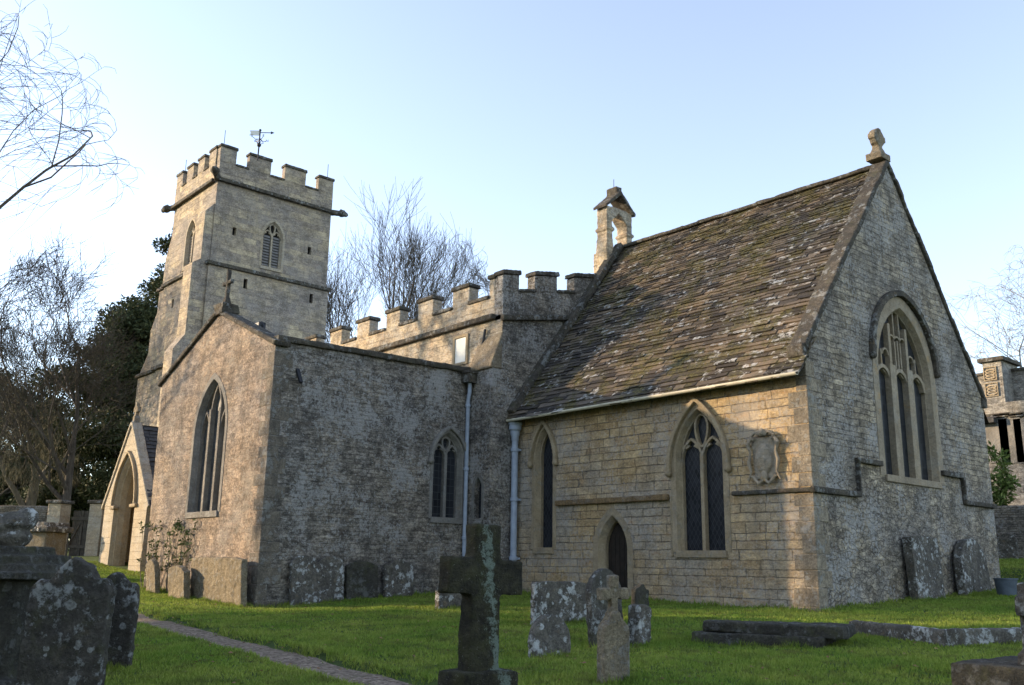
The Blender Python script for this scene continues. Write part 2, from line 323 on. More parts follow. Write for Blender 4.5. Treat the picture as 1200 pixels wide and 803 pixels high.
M['glass_s'] = glass_mat('leaded_square_glass', False)
M['glass_g'] = glass_mat('grey_leaded_glass', False, (.045, .045, .042), (.07, .07, .07))

def slate_mat():
    s = NT('stone_slate'); at = s.n('ShaderNodeAttribute', attribute_name='tint').outputs[0]
    sx = s.n('ShaderNodeSeparateColor', (at,)); r = sx.outputs[0]; g = sx.outputs[1]
    c = s.mix(r, (.028, .022, .017), (.22, .16, .1)); c = s.mix(s.step(s.noise(.5, 4, .6), .4, .6), c, s.mix(r, (.028, .025, .023), (.13, .108, .085)))
    c = s.mix(s.math('MULTIPLY', s.step(s.noise(9, 5, .7), .42, .62), .45), c, (.06, .05, .04))
    li = s.math('ADD', s.noise(5.5, 5, .75, s.map(loc=(2, 6, 1))), s.math('MULTIPLY', s.math('SUBTRACT', g, .5), .25))
    c = s.mix(s.math('MULTIPLY', s.step(s.math('ADD', li, s.math('MULTIPLY', s.step(s.n('ShaderNodeSeparateXYZ', (s.obj,)).outputs[0], -3.2, -.2), .05)), .62, .69), .85), c, (.42, .41, .38))
    mo = s.math('ADD', s.noise(1.1, 5, .75, s.map(loc=(5, 1, 7))), s.math('MULTIPLY', s.math('SUBTRACT', s.noise(14, 3), .5), .25))
    c = s.mix(s.math('MULTIPLY', s.step(mo, .48, .6), .75), c, s.mix(s.step(s.noise(16, 4), .4, .6), (.035, .034, .012), (.13, .11, .032)))
    return s.fin(c, s.bump(s.math('ADD', s.noise(30, 5, .7), s.math('MULTIPLY', s.noise(5, 3), .4)), .9, .02), .9)
M['slate'] = slate_mat()
M['slate_dark'] = simple('dark_slate', (.06, .058, .055), .85, 0, .4, 5)

def ground_mat():
    s = NT('lawn_soil'); n1 = s.noise(1.2, 5, .65); n2 = s.noise(30, 4, .7)
    c = s.mix(s.step(n1, .35, .65), (.035, .065, .012), (.075, .12, .022)); c = s.mix(s.math('MULTIPLY', s.step(n2, .4, .7), .6), c, (.05, .06, .015))
    return s.fin(c, s.bump(s.math('ADD', n2, s.noise(9, 4)), 1., .05), 1.)
M['ground'] = ground_mat()
def blade_mat():
    s = NT('grass_blade'); at = s.n('ShaderNodeAttribute', attribute_name='tint').outputs[0]; r = s.n('ShaderNodeSeparateColor', (at,)).outputs[0]
    n1 = s.noise(.55, 4, .65); n2 = s.noise(3., 4, .7)
    c = s.mix(r, (.1, .185, .02), (.22, .31, .05)); c = s.mix(s.step(n1, .4, .62), c, s.mix(r, (.18, .25, .03), (.34, .38, .08)))
    c = s.mix(s.math('MULTIPLY', s.step(n2, .5, .64), .7), c, (.13, .13, .04)); c = s.mix(s.math('MULTIPLY', s.step(s.noise(1.4, 5, .7, s.map(loc=(8, 8, 8))), .54, .66), .6), c, (.05, .09, .018))
    s.b.inputs['Specular IOR Level'].default_value = .15
    tr = s.n('ShaderNodeBsdfTranslucent', {'Color': c}); mx = s.n('ShaderNodeMixShader', (.3, s.b.outputs[0], tr.outputs[0]))
    m = s.fin(c, None, .75); s.t.links.new(mx.outputs[0], s.t.nodes['Material Output'].inputs[0]); return m
M['blade'] = blade_mat()
def path_mat():
    s = NT('gravel_path'); v = s.n('ShaderNodeTexVoronoi', {'Vector': s.obj, 'Scale': 24.}); r = s.n('ShaderNodeSeparateColor', (v.outputs[1],)).outputs[0]
    c = s.mix(r, (.09, .066, .046), (.32, .25, .18)); c = s.mix(s.step(s.noise(2, 5, .7), .45, .65), c, s.mix(.5, c, (.11, .08, .055)))
    c = s.mix(s.math('MULTIPLY', s.step(s.noise(3, 5, .7, s.map(loc=(4, 4, 4))), .58, .7), .7), c, (.05, .06, .02))
    return s.fin(c, s.bump(s.math('SUBTRACT', s.noise(6, 3), s.math('MULTIPLY', v.outputs[0], .9)), 1., .03), .95)
M['path'] = path_mat()
def bark(name, c1, c2):
    s = NT(name); n1 = s.noise(7, 5, .7, s.map(sc=(1, 1, .3))); c = s.mix(s.step(n1, .35, .65), c1, c2)
    return s.fin(c, s.bump(n1, .8, .03), .95)
M['bark'] = bark('grey_bark', (.05, .042, .033), (.11, .095, .075))
M['bark_l'] = bark('light_bark', (.1, .085, .06), (.19, .165, .12))
M['twig'] = bark('olive_twig', (.07, .065, .04), (.13, .12, .07))
def leafm(name, a, b):
    s = NT(name); at = s.n('ShaderNodeAttribute', attribute_name='tint').outputs[0]; r = s.n('ShaderNodeSeparateColor', (at,)).outputs[0]
    return s.fin(s.mix(r, a, b), None, .8)
M['yew'] = leafm('yew_foliage', (.025, .037, .014), (.09, .1, .04))
M['leaf'] = leafm('rambler_leaf', (.05, .075, .02), (.14, .15, .05))
M['shrub'] = leafm('shrub_leaf', (.06, .1, .02), (.16, .2, .05))
M['deadleaf'] = leafm('fallen_leaf', (.12, .06, .03), (.3, .17, .08))

# ---------------------------------------------------------------- numpy mesh with a tint attribute
def np_mesh(name, V, Fq, tint, m, parent=None, k=4):
    me = bpy.data.meshes.new(name); nv = len(V); nf = len(Fq)
    me.vertices.add(nv); me.vertices.foreach_set('co', np.asarray(V, np.float32).ravel())
    me.loops.add(nf*k); me.loops.foreach_set('vertex_index', np.asarray(Fq, np.int32).ravel())
    me.polygons.add(nf); me.polygons.foreach_set('loop_start', np.arange(0, nf*k, k, dtype=np.int32))
    try: me.polygons.foreach_set('loop_total', np.full(nf, k, np.int32))
    except Exception: pass
    a = me.attributes.new('tint', 'FLOAT_COLOR', 'POINT'); t = np.ones((nv, 4), np.float32); t[:, :tint.shape[1]] = tint; a.data.foreach_set('color', t.ravel())
    me.polygons.foreach_set('use_smooth', np.zeros(nf, bool)); me.update(calc_edges=True); me.validate()
    o = bpy.data.objects.new(name, me); col.objects.link(o); me.materials.append(m)
    if parent: o.parent = parent
    return o

# ================================================================ THE SETTING
def axis(lo, a, b, hi, st):
    fine = np.arange(a, b+1e-6, st); g1 = []; x = a; q = st
    while x > lo: q *= 1.35; x -= q; g1.append(x)
    g2 = []; x = b; q = st
    while x < hi: q *= 1.35; x += q; g2.append(x)
    return np.array(g1[::-1]+list(fine)+g2)
gx = axis(-900, -26, 14, 900, .16); gy = axis(-900, -17, 9, 900, .16)
XX, YY = np.meshgrid(gx, gy, indexing='ij'); pd = path_dist(XX, YY)
ZZ = gz(XX, YY)-.11*(1-sstep(PW-.04, PW+.1, pd))
nx, ny = XX.shape; idx = np.arange(nx*ny).reshape(nx, ny)
Fq = np.stack([idx[:-1, :-1], idx[1:, :-1], idx[1:, 1:], idx[:-1, 1:]], -1).reshape(-1, 4)
g = np_mesh('ground', np.stack([XX, YY, ZZ], -1).reshape(-1, 3), Fq, np.ones((nx*ny, 1)), M['ground']); tag(g, kind='structure')
smoothall(g)
# path strip
pv = []; pf = []; tt = 0
cl = []
for (x0, y0), (x1, y1) in zip(PATH[:-1], PATH[1:]):
    n_ = max(2, int(math.hypot(x1-x0, y1-y0)/.3))
    for i in range(n_): cl.append((x0+(x1-x0)*i/n_, y0+(y1-y0)*i/n_))
for i, (x, y) in enumerate(cl):
    a = cl[max(i-1, 0)]; b = cl[min(i+1, len(cl)-1)]; t = Vector((b[0]-a[0], b[1]-a[1])).normalized(); nn = Vector((-t.y, t.x))
    for j in range(7):
        o_ = (j/3-1)*(PW+.02+.03*math.sin(i*.9)); X_, Y_ = x+nn.x*o_, y+nn.y*o_; pv.append((X_, Y_, gzf(X_, Y_)-.07+.01*(1-(j/3-1)**2)))
for i in range(len(cl)-1):
    for j in range(6): pf.append((i*7+j, i*7+j+1, i*7+j+8, i*7+j+7))
b_ = MB(); b_.v = pv; b_.f = pf; po = b_.build('path', M['path'], smooth=True); tag(po, kind='structure')

# ================================================================ THE CHURCH
church = empty('church', (0, 0, 0), 'medieval limestone parish church with square battlemented tower, transept, nave and steep stone-slated chancel', 'church')
LX = -8.7            # west end of the chancel
S0 = PS(0); E0 = PE(0)

def window(P, cx, w, z0, zs, za, kind, glass, frame, rev=.3, hood=None, sur=.15, tint=None, mw=.09):
    hw = w/2; f_ = MB()
    # flat dressed surround standing 12 mm proud, then a chamfer running in to the tracery plane
    for r0, r1, d0, d1 in ((hw+sur, hw, .014, .014), (hw, hw-.07, .014, -.14)):
        a = arch(cx, r0, z0 if r0 <= hw else z0-.02, zs, za+(r0-hw)*1.25); b = arch(cx, r1, z0, zs, za+(r1-hw)*1.25); n = len(a)
        f_.add([P(u, z, d0) for u, z in a]+[P(u, z, d1) for u, z in b], [(i, i+1, n+i+1, n+i) for i in range(n-1)])
    a = arch(cx, hw+sur, z0-.02, zs, za+sur*1.25); n = len(a)
    f_.add([P(u, z, .014) for u, z in a]+[P(u, z, -.01) for u, z in a], [(i, i+1, n+i+1, n+i) for i in range(n-1)])
    f_.prism(P, [(cx-hw-.05, z0-.13), (cx+hw+.05, z0-.13), (cx+hw+.02, z0+.02), (cx-hw-.02, z0+.02)], -rev+.02, .05)  # sill
    d0, d1 = -.24, -.12; iw = hw-.05
    f_.sweep(P, arch(cx, iw, z0, zs, za-.05), .07, d0, d1)
    def cusps(c, h, zs_, za_, r=.3):
        arc = arch(c, h, None, zs_, za_, 8, False)
        for t_ in (5, len(arc)-6):
            u, z = arc[t_]; k = -1 if u > c else 1
            f_.prism(P, [(u, z-.3*h), (u+k*h*.42, z-.02), (u, z+.3*h)], d0+.02, d1-.02)
    if kind == 2:
        f_.sweep(P, [(cx, z0), (cx, zs+.1*w)], mw, d0, d1+.02)
        q = iw/2
        for sgn in (-1, 1):
            c = cx+sgn*q; f_.sweep(P, arch(c, q, None, zs-.02, zs+q*1.6, 8, False), .06, d0, d1); cusps(c, q, zs-.02, zs+q*1.6)
        top = za-.12; mid = (zs+q*1.0+top)/2; hh = (top-zs-q*.9)/2
        dia = [(cx+.5*q*1.15*math.sin(a_)*(1-.25*math.cos(a_)), mid+hh*-math.cos(a_)) for a_ in [6.2832*i/16 for i in range(16)]]
        f_.sweep(P, dia, .055, d0, d1, closed=True)
    elif kind == 3:                                   # three stepped lights
        q = iw*2/3
        for k in (-1, 0, 1):
            c = cx+k*q; top = za-.12 if k == 0 else zs+(za-zs)*.42; ss = zs+(za-zs)*.35 if k == 0 else zs-.15
            f_.sweep(P, arch(c, q/2, None, ss, top, 8, False), .06, d0, d1)
        for k in (-.5, .5): f_.sweep(P, [(cx+k*q, z0), (cx+k*q, zs+(za-zs)*.45)], mw, d0, d1+.03)
    elif kind == 4:                                   # three lights below panel tracery
        q = iw*2/3
        for k in (-1, 0, 1):
            c = cx+k*q; f_.sweep(P, arch(c, q/2-mw*.25, None, zs-.15, zs+.22, 8, False), .09, d0, d1+.02); cusps(c, q/2-.03, zs-.15, zs+.22)
            # infill between neighbouring heads
            f_.prism(P, [(c-q/2, zs+.0), (c-q/2+.1, zs+.2), (c-q/2, zs+.4), (c-q/2-.1, zs+.2)], d0, d1) if k > -1 else None
        for k in (-.5, .5): f_.sweep(P, [(cx+k*q, z0), (cx+k*q, zs+.3)], mw, d0, d1+.05); f_.sweep(P, [(cx+k*q, zs+.3), (cx+k*q, zs+(za-zs)*.75)], mw*.4, d0, d1+.02)
        for k, hgt in ((-1, .36), (-.16, .93), (.16, .93), (1, .36), (0, .55)):
            f_.sweep(P, [(cx+k*q, zs+.2), (cx+k*q, zs+(za-zs)*hgt)], .05, d0, d1)
        for k in (-.75, -.32, 0, .32, .75):
            tz = zs+(za-zs)*(.52 if abs(k) < .4 else .3)
            f_.sweep(P, arch(cx+k*q, q*.17, None, tz, tz+.14, 5, False), .045, d0, d1)
    fo = f_.build('window', frame, church, bevel=.008)
    g_ = MB(); g_.prism(P, arch(cx, hw-.01, z0, zs, za), -rev+.02, -.22); g_.build('glass', glass, fo)
    if hood:
        h_ = MB(); h_.sweep(P, arch(cx, hw+sur+.02, None, zs-hood, za+sur*1.35), .1 if hood > 0 else .15, -.01, .11)
        for sg in (-1, 1): h_.ball(P(cx+sg*(hw+sur+.02), zs-hood-.03, .06), .085, n=6)
        weather(h_.build('hood_mould', frame if hood > 0 else M['coping'], fo), .022, .012, .15)
    return fo

# --- chancel
kz = 5.05
WS = dict(cx=-2.72, w=1.26, z0=1.12, zs=3.1, za=4.2)
LS = dict(cx=-7.62, w=.66, z0=1.2, zs=3.55, za=4.25)
DS = dict(cx=-5.27, hw=.46, zs=1.15, za=1.95)
wl = S_(1033, 553, 0)
WE = dict(cx=4.28, w=2.56, z0=2.8, zs=5.1, za=6.82)
c_ = MB()
holesS = [arch(WS['cx'], WS['w']/2, WS['z0'], WS['zs'], WS['za']), arch(LS['cx'], LS['w']/2, LS['z0'], LS['zs'], LS['za']), arch(DS['cx'], DS['hw'], -.3, DS['zs'], DS['za'])]
c_.wall(S0, [(LX, -.6), (LX, 4.95), (0, 4.95), (0, -.6)], holesS)
c_.build('chancel_wall', M['chancel_s'], church); c_ = MB(); c_.add([(0, 8.5, 5.0), (LX, 8.5, 5.0), (LX, 8.5, -.4), (0, 8.5, -.4)], [(0, 1, 2, 3)])
c_.build('chancel_wall', M['chancel_s'], church)
e_ = MB()
e_.wall(E0, [(0, -.6), (0, 5.15), (4.25, 10.4), (8.5, 5.15), (8.5, -.4)], [arch(WE['cx'], WE['w']/2, WE['z0'], WE['zs'], WE['za'])], .45)
e_.build('gable_wall', M['chancel_e'], church)
e_ = MB(); e_.wall(PE(LX), [(-.58, -.6), (-.58, 7.35), (4.25, 8.25), (9.0, 7.4), (9.0, -.5)], []); e_.build('nave_wall', M['trans_e'], church)
window(S0, kind=2, glass=M['glass_d'], frame=M['dress'], hood=.25, **WS)
window(S0, kind=1, glass=M['glass_d'], frame=M['dress'], hood=.2, sur=.12, **LS)
window(E0, kind=4, glass=M['glass_s'], frame=M['dress_e'], hood=-.35, rev=.45, sur=.25, mw=.28, **WE)
# priest's door
d_ = MB(); a = arch(DS['cx'], DS['hw']-.1, -.1, DS['zs'], DS['za']-.1); d_.prism(S0, a, -.3, -.24)
for k in range(5): d_.sweep(S0, [(DS['cx']-.28+k*.14, -.1), (DS['cx']-.28+k*.14, 1.5)], .02, -.26, -.232)
do = d_.build('door', M['wood'], church)
d_ = MB(); d_.tube([(DS['cx']+.22, .235, .85), (DS['cx']+.22, .2, .84), (DS['cx']+.22, .2, .72), (DS['cx']+.22, .235, .71)], .012, 6); d_.build('handle', M['iron'], do)
d_ = MB()
for r0, r1, a0, a1 in ((DS['hw']+.17, DS['hw'], .014, .014), (DS['hw'], DS['hw']-.1, .014, -.14), (DS['hw']-.1, DS['hw']-.1, -.14, -.3)):
    a = arch(DS['cx'], r0, -.3, DS['zs'], DS['za']+(r0-DS['hw'])*1.2); b = arch(DS['cx'], r1, -.3, DS['zs'], DS['za']+(r1-DS['hw'])*1.2); n = len(a)
    d_.add([S0(u, z, a0) for u, z in a]+[S0(u, z, a1) for u, z in b], [(i, i+1, n+i+1, n+i) for i in range(n-1)])
d_.build('door_surround', M['dress'], do)
def quoins(x, y, sx, sy, z0, z1, m, seed, hh=.32):
    r = random.Random(seed); q = MB(); q.nomerge = 1; z = z0; k = 0
    while z < z1-.1:
        h = hh*r.uniform(.75, 1.2); h = min(h, z1-z); a = r.uniform(.42, .58) if k % 2 else r.uniform(.24, .34); b = r.uniform(.24, .34) if k % 2 else r.uniform(.42, .58); p_ = r.uniform(.006, .014)
        q.box(*sorted((x+sx*p_, x-sx*a)), *sorted((y+sy*p_, y-sy*b)), z+.006, z+h-.006, .003); z += h; k += 1
    return q.build('quoins', m, church, bevel=.012)
quoins(0, 0, 1, -1, -.3, 2.23, M['dress_q'], 2); quoins(0, 0, 1, -1, 2.36, 4.95, M['dress_q'], 3)
# string courses
def string(P, pts, m, h=.1, proj=.075, label=None):
    q = MB(); q.sweep(P, pts, h, -.02, proj); o = q.build('string_course', m, church); weather(o, .022, .018, .2)
    if label: o['label'] = label
    return o
string(S0, [(-7.13, 2.3), (-3.55, 2.3)], M['string_o'], .13, .1, 'orange-lichened string course above the small door')
string(S0, [(-3.5, 2.32), (-3.5, 1.0)], M['dress'], .05, .03)
string(S0, [(-1.85, 2.3), (.08, 2.3)], M['coping'], .09)
string(E0, [(-.08, 2.3), (1.72, 2.3), (1.72, 3.02), (2.75, 3.02)], M['coping'], .12, .1)
string(E0, [(5.65, 3.05), (6.6, 3.05), (6.75, 3.0), (6.75, 2.42), (8.52, 2.42)], M['coping'], .12, .1)
# carved cartouche
p0 = S_(897, 537, 0); q = MB(); cx_, cz_ = p0.x, p0.z
q.prism(S0, [(cx_-.24, cz_-.42), (cx_+.24, cz_-.42), (cx_+.3, cz_+.3), (cx_+.2, cz_+.42), (cx_-.2, cz_+.42), (cx_-.3, cz_+.3)], -.02, .03)
q.lathe2((cx_, -.05, cz_-.02), [(math.sin(math.pi*i/8+.001), -math.cos(math.pi*i/8)) for i in range(9)], .24, (.85, .28, 1.25))
for sg in (-1, 1):
    q.tube([(cx_+sg*.26, -.06, cz_+.42), (cx_+sg*.36, -.09, cz_+.3), (cx_+sg*.3, -.08, cz_+.12), (cx_+sg*.35, -.08, cz_-.08), (cx_+sg*.3, -.08, cz_-.28), (cx_+sg*.38, -.07, cz_-.46)], [.035, .05, .03, .045, .03, .02], 7)
    q.tube([(cx_+sg*.05, -.07, cz_+.46), (cx_+sg*.16, -.1, cz_+.53), (cx_+sg*.28, -.08, cz_+.45), (cx_+sg*.2, -.08, cz_+.38)], .035, 7)
    q.tube([(cx_+sg*.28, -.07, cz_-.36), (cx_+sg*.12, -.09, cz_-.52), (cx_, -.08, cz_-.44)], .04, 7)
q.ball((cx_, -.09, cz_+.52), .085); q.ball((cx_, -.08, cz_-.38), .09, (1, .6, 1.2))
weather(q.build('cartouche', M['dress_e'], church), .013, .02, .06)

# --- slated roofs, every slate thick and a little crooked
def slates(name, A, U, Dn, L, H, e0, e1, m, w0=.22, w1=.38, seed=1, bow=.04, clip=None):
    """A top corner, U along the ridge, Dn down the slope (unit vectors)"""
    r_ = np.random.default_rng(seed); A = np.array(A, float); U = np.array(U, float); Dn = np.array(Dn, float); N = np.cross(U, Dn); N = N/np.linalg.norm(N)
    if N[2] < 0: N = -N
    V = []; Fc = []; T = []; h = 0.; row = 0
    while h < H:
        fr = h/H; e = e0+(e1-e0)*fr; u = -r_.uniform(0, w0)
        while u < L:
            w = r_.uniform(w0, w1)*(1+.5*fr); ua, ub = max(u, 0), min(u+w-.008, L)
            if ub-ua > .03:
                lift = .04+r_.uniform(-.015, .02); hb = h+e+r_.uniform(-.018, .022)+.05; ht = h-.04; tk = r_.uniform(.016, .034)
                sk = r_.uniform(-.012, .012)
                b0 = bow*(math.sin(ua*.8+1)*.6+math.sin(ua*2.1)*.25)*math.sin(math.pi*min(fr, 1)*.9+.2)
                def pt(uu, hh, nn): return A+U*uu+Dn*hh+N*(nn+b0)
                o = len(V)
                V += [pt(ua, ht, 0), pt(ub, ht, 0), pt(ub, hb+sk, lift), pt(ua, hb-sk, lift+r_.uniform(-.008, .008)),
                      pt(ua, ht, -tk), pt(ub, ht, -tk), pt(ub, hb+sk, lift-tk), pt(ua, hb-sk, lift-tk)]
                Fc += [(o, o+3, o+2, o+1), (o+3, o+7, o+6, o+2), (o, o+4, o+7, o+3), (o+1, o+2, o+6, o+5), (o+4, o+5, o+6, o+7)]
                T += [((r_.random()**2 if r_.random() < .75 else r_.uniform(.7, 1.)), r_.random(), 0)]*8
            u += w
        h += e; row += 1
    return np.array(V), np.array(Fc), np.array(T)
def roof_part(name, specs, m, parent):
    Vs, Fs, Ts = [], [], []; o = 0
    for sp in specs:
        V, Fc, T = slates(name, *sp[0], m, **sp[1]); Vs.append(V); Fs.append(Fc+o); Ts.append(T); o += len(V)
    return np_mesh(name, np.concatenate(Vs), np.concatenate(Fs), np.concatenate(Ts), m, parent)
ez, ey, rz, ry = 4.62, -.3, 10.42, 4.25
sl_ = math.hypot(rz-ez, ry-ey); Dn = (0, -(ry-ey)/sl_, -(rz-ez)/sl_)
chroof = roof_part('chancel_roof', [(((LX-.05, ry, rz), (1, 0, 0), Dn, -LX-.29, sl_, .08, .155), dict(seed=3, w0=.2, w1=.42)),
    (((LX-.05, ry, rz), (1, 0, 0), (0, -Dn[1], Dn[2]), -LX-.36, sl_, .15, .34), dict(seed=4))], M['slate'], church)
# last slates over the east wall below the kneeler
q = MB(); q.add([(LX, ey+.02, ez-.06), (.0, ey+.02, ez-.06), (.0, ry, rz-.06), (LX, ry, rz-.06), (LX, 8.8, ez-.06), (0, 8.8, ez-.06)], [(0, 1, 2, 3), (3, 2, 5, 4)]); q.build('roof_boarding', M['wood'], chroof)
q = MB(); r_ = random.Random(5); x = LX
while x < -.3:
    w = r_.uniform(.4, .6); q.bar((x, ry, rz+.06+r_.uniform(-.01, .012)), (min(x+w-.01, -.3), ry, rz+.06+r_.uniform(-.01, .01)), .26, .1); x += w
weather(q.build('ridge_tile', M['coping'], chroof), .03, .02, .2)
extra = roof_part('verge_slates', [(((-.34, ey+.6, ez+.766), (1, 0, 0), Dn, .44, .96, .17, .18), dict(seed=9, w0=.22, w1=.4))], M['slate'], chroof)
def sloped(name, p0, p1, w, h, m, n, parent, nv, jit=.012, vox=.03):
    q = MB(); p0 = Vector(p0); p1 = Vector(p1); r = random.Random(hash(name) % 99+n)
    for i in range(n):
        a = p0.lerp(p1, i/n); b = p0.lerp(p1, (i+1)/n-.012/((p1-p0).length)); o = Vector([r.uniform(-jit, jit) for _ in range(3)])
        q.bar(a+o, b+o, w, h, nv)
    return weather(q.build(name, m, parent), vox, .03, .22)
sn = Vector((0, -Dn[2]*-1, 0)); nS = Vector((0, Dn[2], -Dn[1])).normalized(); nS = nS if nS.z > 0 else -nS
nN = Vector((0, -nS.y, nS.z))
sloped('gable_coping', (-.14, -.02, 5.16), (-.14, 4.25, 10.54), .4, .13, M['coping'], 14, church, nS)
sloped('gable_coping', (-.14, 8.62, 5.12), (-.14, 4.25, 10.54), .4, .13, M['coping'], 14, church, nN)
for a_, b_1 in ((-.13, .1), (8.4, 8.68)): q = MB(); q.box(-.34, .055, a_, b_1, 4.95, 5.22, .01); weather(q.build('kneeler', M['coping'], church), .03, .02)
sloped('verge_coping', (LX+.1, ey-.02, ez+.1), (LX+.1, 4.1, rz+.12), .26, .2, M['coping'], 12, church, nS)
# gable cross
q = MB(); gx0, gy0 = -.2, 4.25
q.box(gx0-.2, gx0+.2, gy0-.24, gy0+.24, 10.6, 10.78); q.bar((gx0, gy0, 10.75), (gx0, gy0, 11.0), .3, .34, (0, 1, 0), .16, .16)
q.bar((gx0, gy0, 10.95), (gx0, gy0, 11.1), .13, .15, (0, 1, 0))
q.sweep(PE(gx0), [(gy0+.19*math.cos(a_), 11.22+.19*math.sin(a_)) for a_ in [6.2832*i/16 for i in range(16)]], .09, -.09, .09, closed=True)
for a_, b_2 in (((0, -.25), (0, .24)), ((-.27, 0), (.27, 0))): q.sweep(PE(gx0), [(gy0+a_[0], 11.22+a_[1]), (gy0+b_2[0], 11.22+b_2[1])], .14, -.1, .1)
weather(q.build('gable_cross', M['coping_s'], church), .018, .025, .1)
# gutter and downpipe
q = MB(); r0 = S_(605, 492, -.34); r1 = S_(934, 438, -.34)
prof = []
q2 = [(LX+.05, -.38, 4.53), (.03, -.38, 4.58)]
for k in range(2):
    x, y, z = q2[k]
    prof += [(x, y+.062*math.cos(a_), z+.062*math.sin(a_)) for a_ in [math.pi+math.pi*i/8 for i in range(9)]]
    prof += [(x, y+.05*math.cos(a_), z+.05*math.sin(a_)) for a_ in [2*math.pi-math.pi*i/8 for i in range(9)]]
q.add(prof, [(i, (i+1) % 18, 18+(i+1) % 18, 18+i) for i in range(18)]+[tuple(range(17, -1, -1)), tuple(range(18, 36))])
for k in range(9): q.bar((LX+.6+k, -.33, 4.5), (LX+.6+k, -.33, 4.62), .025, .14)
q.build('gutter', M['cream'], church, smooth=False, bevel=.004)
def downpipe(x, y, ztop, zbot, r, hop, joints, base=None):
    q = MB(); q.tube([(x, y, zbot), (x, y, ztop)], r, 14)
    for z in joints: q.lathe((x, y, z), [(r*1.05, 0), (r*1.35, .01), (r*1.35, .09), (r*1.05, .1)], 14); q.box(x-.11, x+.11, y+r*.6, y+r*1.6, z+.02, z+.07)
    o = q.build('downpipe', M['lead'], church, smooth=True)
    o.modifiers.new('edge', 'EDGE_SPLIT').split_angle = R(40)
    q = MB(); q.lathe((x, y, ztop), hop, 16); h = q.build('hopper', M['lead'], o, smooth=True); h.modifiers.new('edge', 'EDGE_SPLIT').split_angle = R(40)
    return o
px_ = S_(602, 600, -.16)
downpipe(px_.x+.02, -.17, 3.98, .0, .085, [(.085, 0), (.1, .02), (.1, .12), (.13, .18), (.13, .26), (.17, .3), (.17, .42), (.19, .44), (.19, .5)], (.9, 2.4, 3.7))

# --- nave with battlements
NY = -.58
q = MB(); q.wall(PS(NY), [(-28, -.6), (-28, 7.42), (LX, 7.42), (LX, -.6)], []); 
q.add([(LX, 9, 7.2), (-28, 9, 7.2), (-28, 9, -.5), (LX, 9, -.5)], [(0, 1, 2, 3)]); q.build('nave_wall', M['nave'], church)
q = MB(); q.add([(-28, NY, 7.2), (LX-.2, NY, 7.2), (LX-.2, 4.25, 8.1), (-28, 4.25, 8.1), (-28, 9, 7.2), (LX-.2, 9, 7.2)], [(0, 1, 2, 3), (3, 2, 5, 4)]); q.build('nave_roof', M['lead'], church)
def parapet(P, u0, u1, zb, zs_, zt, merl, thick, m, slope=0., mc=None, over=.05, par=church, eps=0):
    """solid band with string at its foot, merlons [(ua,ub)], slope raises z with u"""
    zz = lambda u, z: z+slope*(u-u0)
    q = MB(); q.prism(P, [(u0, zz(u0, zb)), (u1, zz(u1, zb)), (u1, zz(u1, zs_)), (u0, zz(u0, zs_))], -thick, eps); o = q.build('parapet', m, par)
    q = MB(); q.sweep(P, [(u0-over*1.3, zz(u0, zb)), (u1+over*1.3, zz(u1, zb))], .16, -.03, over+.09); weather(q.build('string_course', M['coping'], o), .03, .03, .2)
    q = MB(); prev = None
    gaps = []
    for (a, b), (c, d) in zip(merl[:-1], merl[1:]): gaps.append((b, c))
    for a, b in gaps: q = MB(); q.prism(P, [(a, zz(a, zs_-.01)), (b, zz(b, zs_-.01)), (b, zz(b, zs_+.09)), (a, zz(a, zs_+.09))], -thick-over, over); weather(q.build('crenel_sill', M['coping'], o), .03, .025, .2)
    for a, b in merl:
        q = MB(); ta, tb = zz(a, zt), zz(b, zt)
        q.prism(P, [(a, zz(a, zs_-.005)), (b, zz(b, zs_-.005)), (b, tb-.1), (a, ta-.1)], -thick+.003, eps-.003)
        mo = weather(q.build('merlon', m, o), .035, .02, .2)
        q = MB(); q.prism(P, [(a-over, ta-.1), (b+over, tb-.1), (b+over*.6, tb+.03), (a-over*.6, ta+.03)], -thick-over, over)
        weather(q.build('merlon_cap', M['coping'], mo), .028, .03, .2)
    return o
pitch = 1.72; ml = []
u = LX-.004
edges = [(562, 590), (528, 548), (497, 512), (470, 484), (447, 460), (428, 438), (405, 413), (388, 395)]
xs = [(-9.3, LX-.345)]; a = -9.24
k = 0
while a > -26.2: xs.append((a-.94-.78, a-.94)); a = a-1.72
xs = [(a, b) for a, b in xs if a > -27.8][::-1]
parapet(PS(NY), -27.9, LX-.345, 7.4, 7.98, 8.62, xs, .34, M['nave'])
parapet(PE(LX), NY-.0, 4.0, 7.3, 8.06, 8.66, [(NY+.0, NY+.6), (.62, 1.5), (2.2, 3.1), (3.55, 4.0)], .34, M['trans_e'], slope=.19, eps=.004)
for o in [o for o in church.children if o.name.startswith('parapet')][1:]: pass
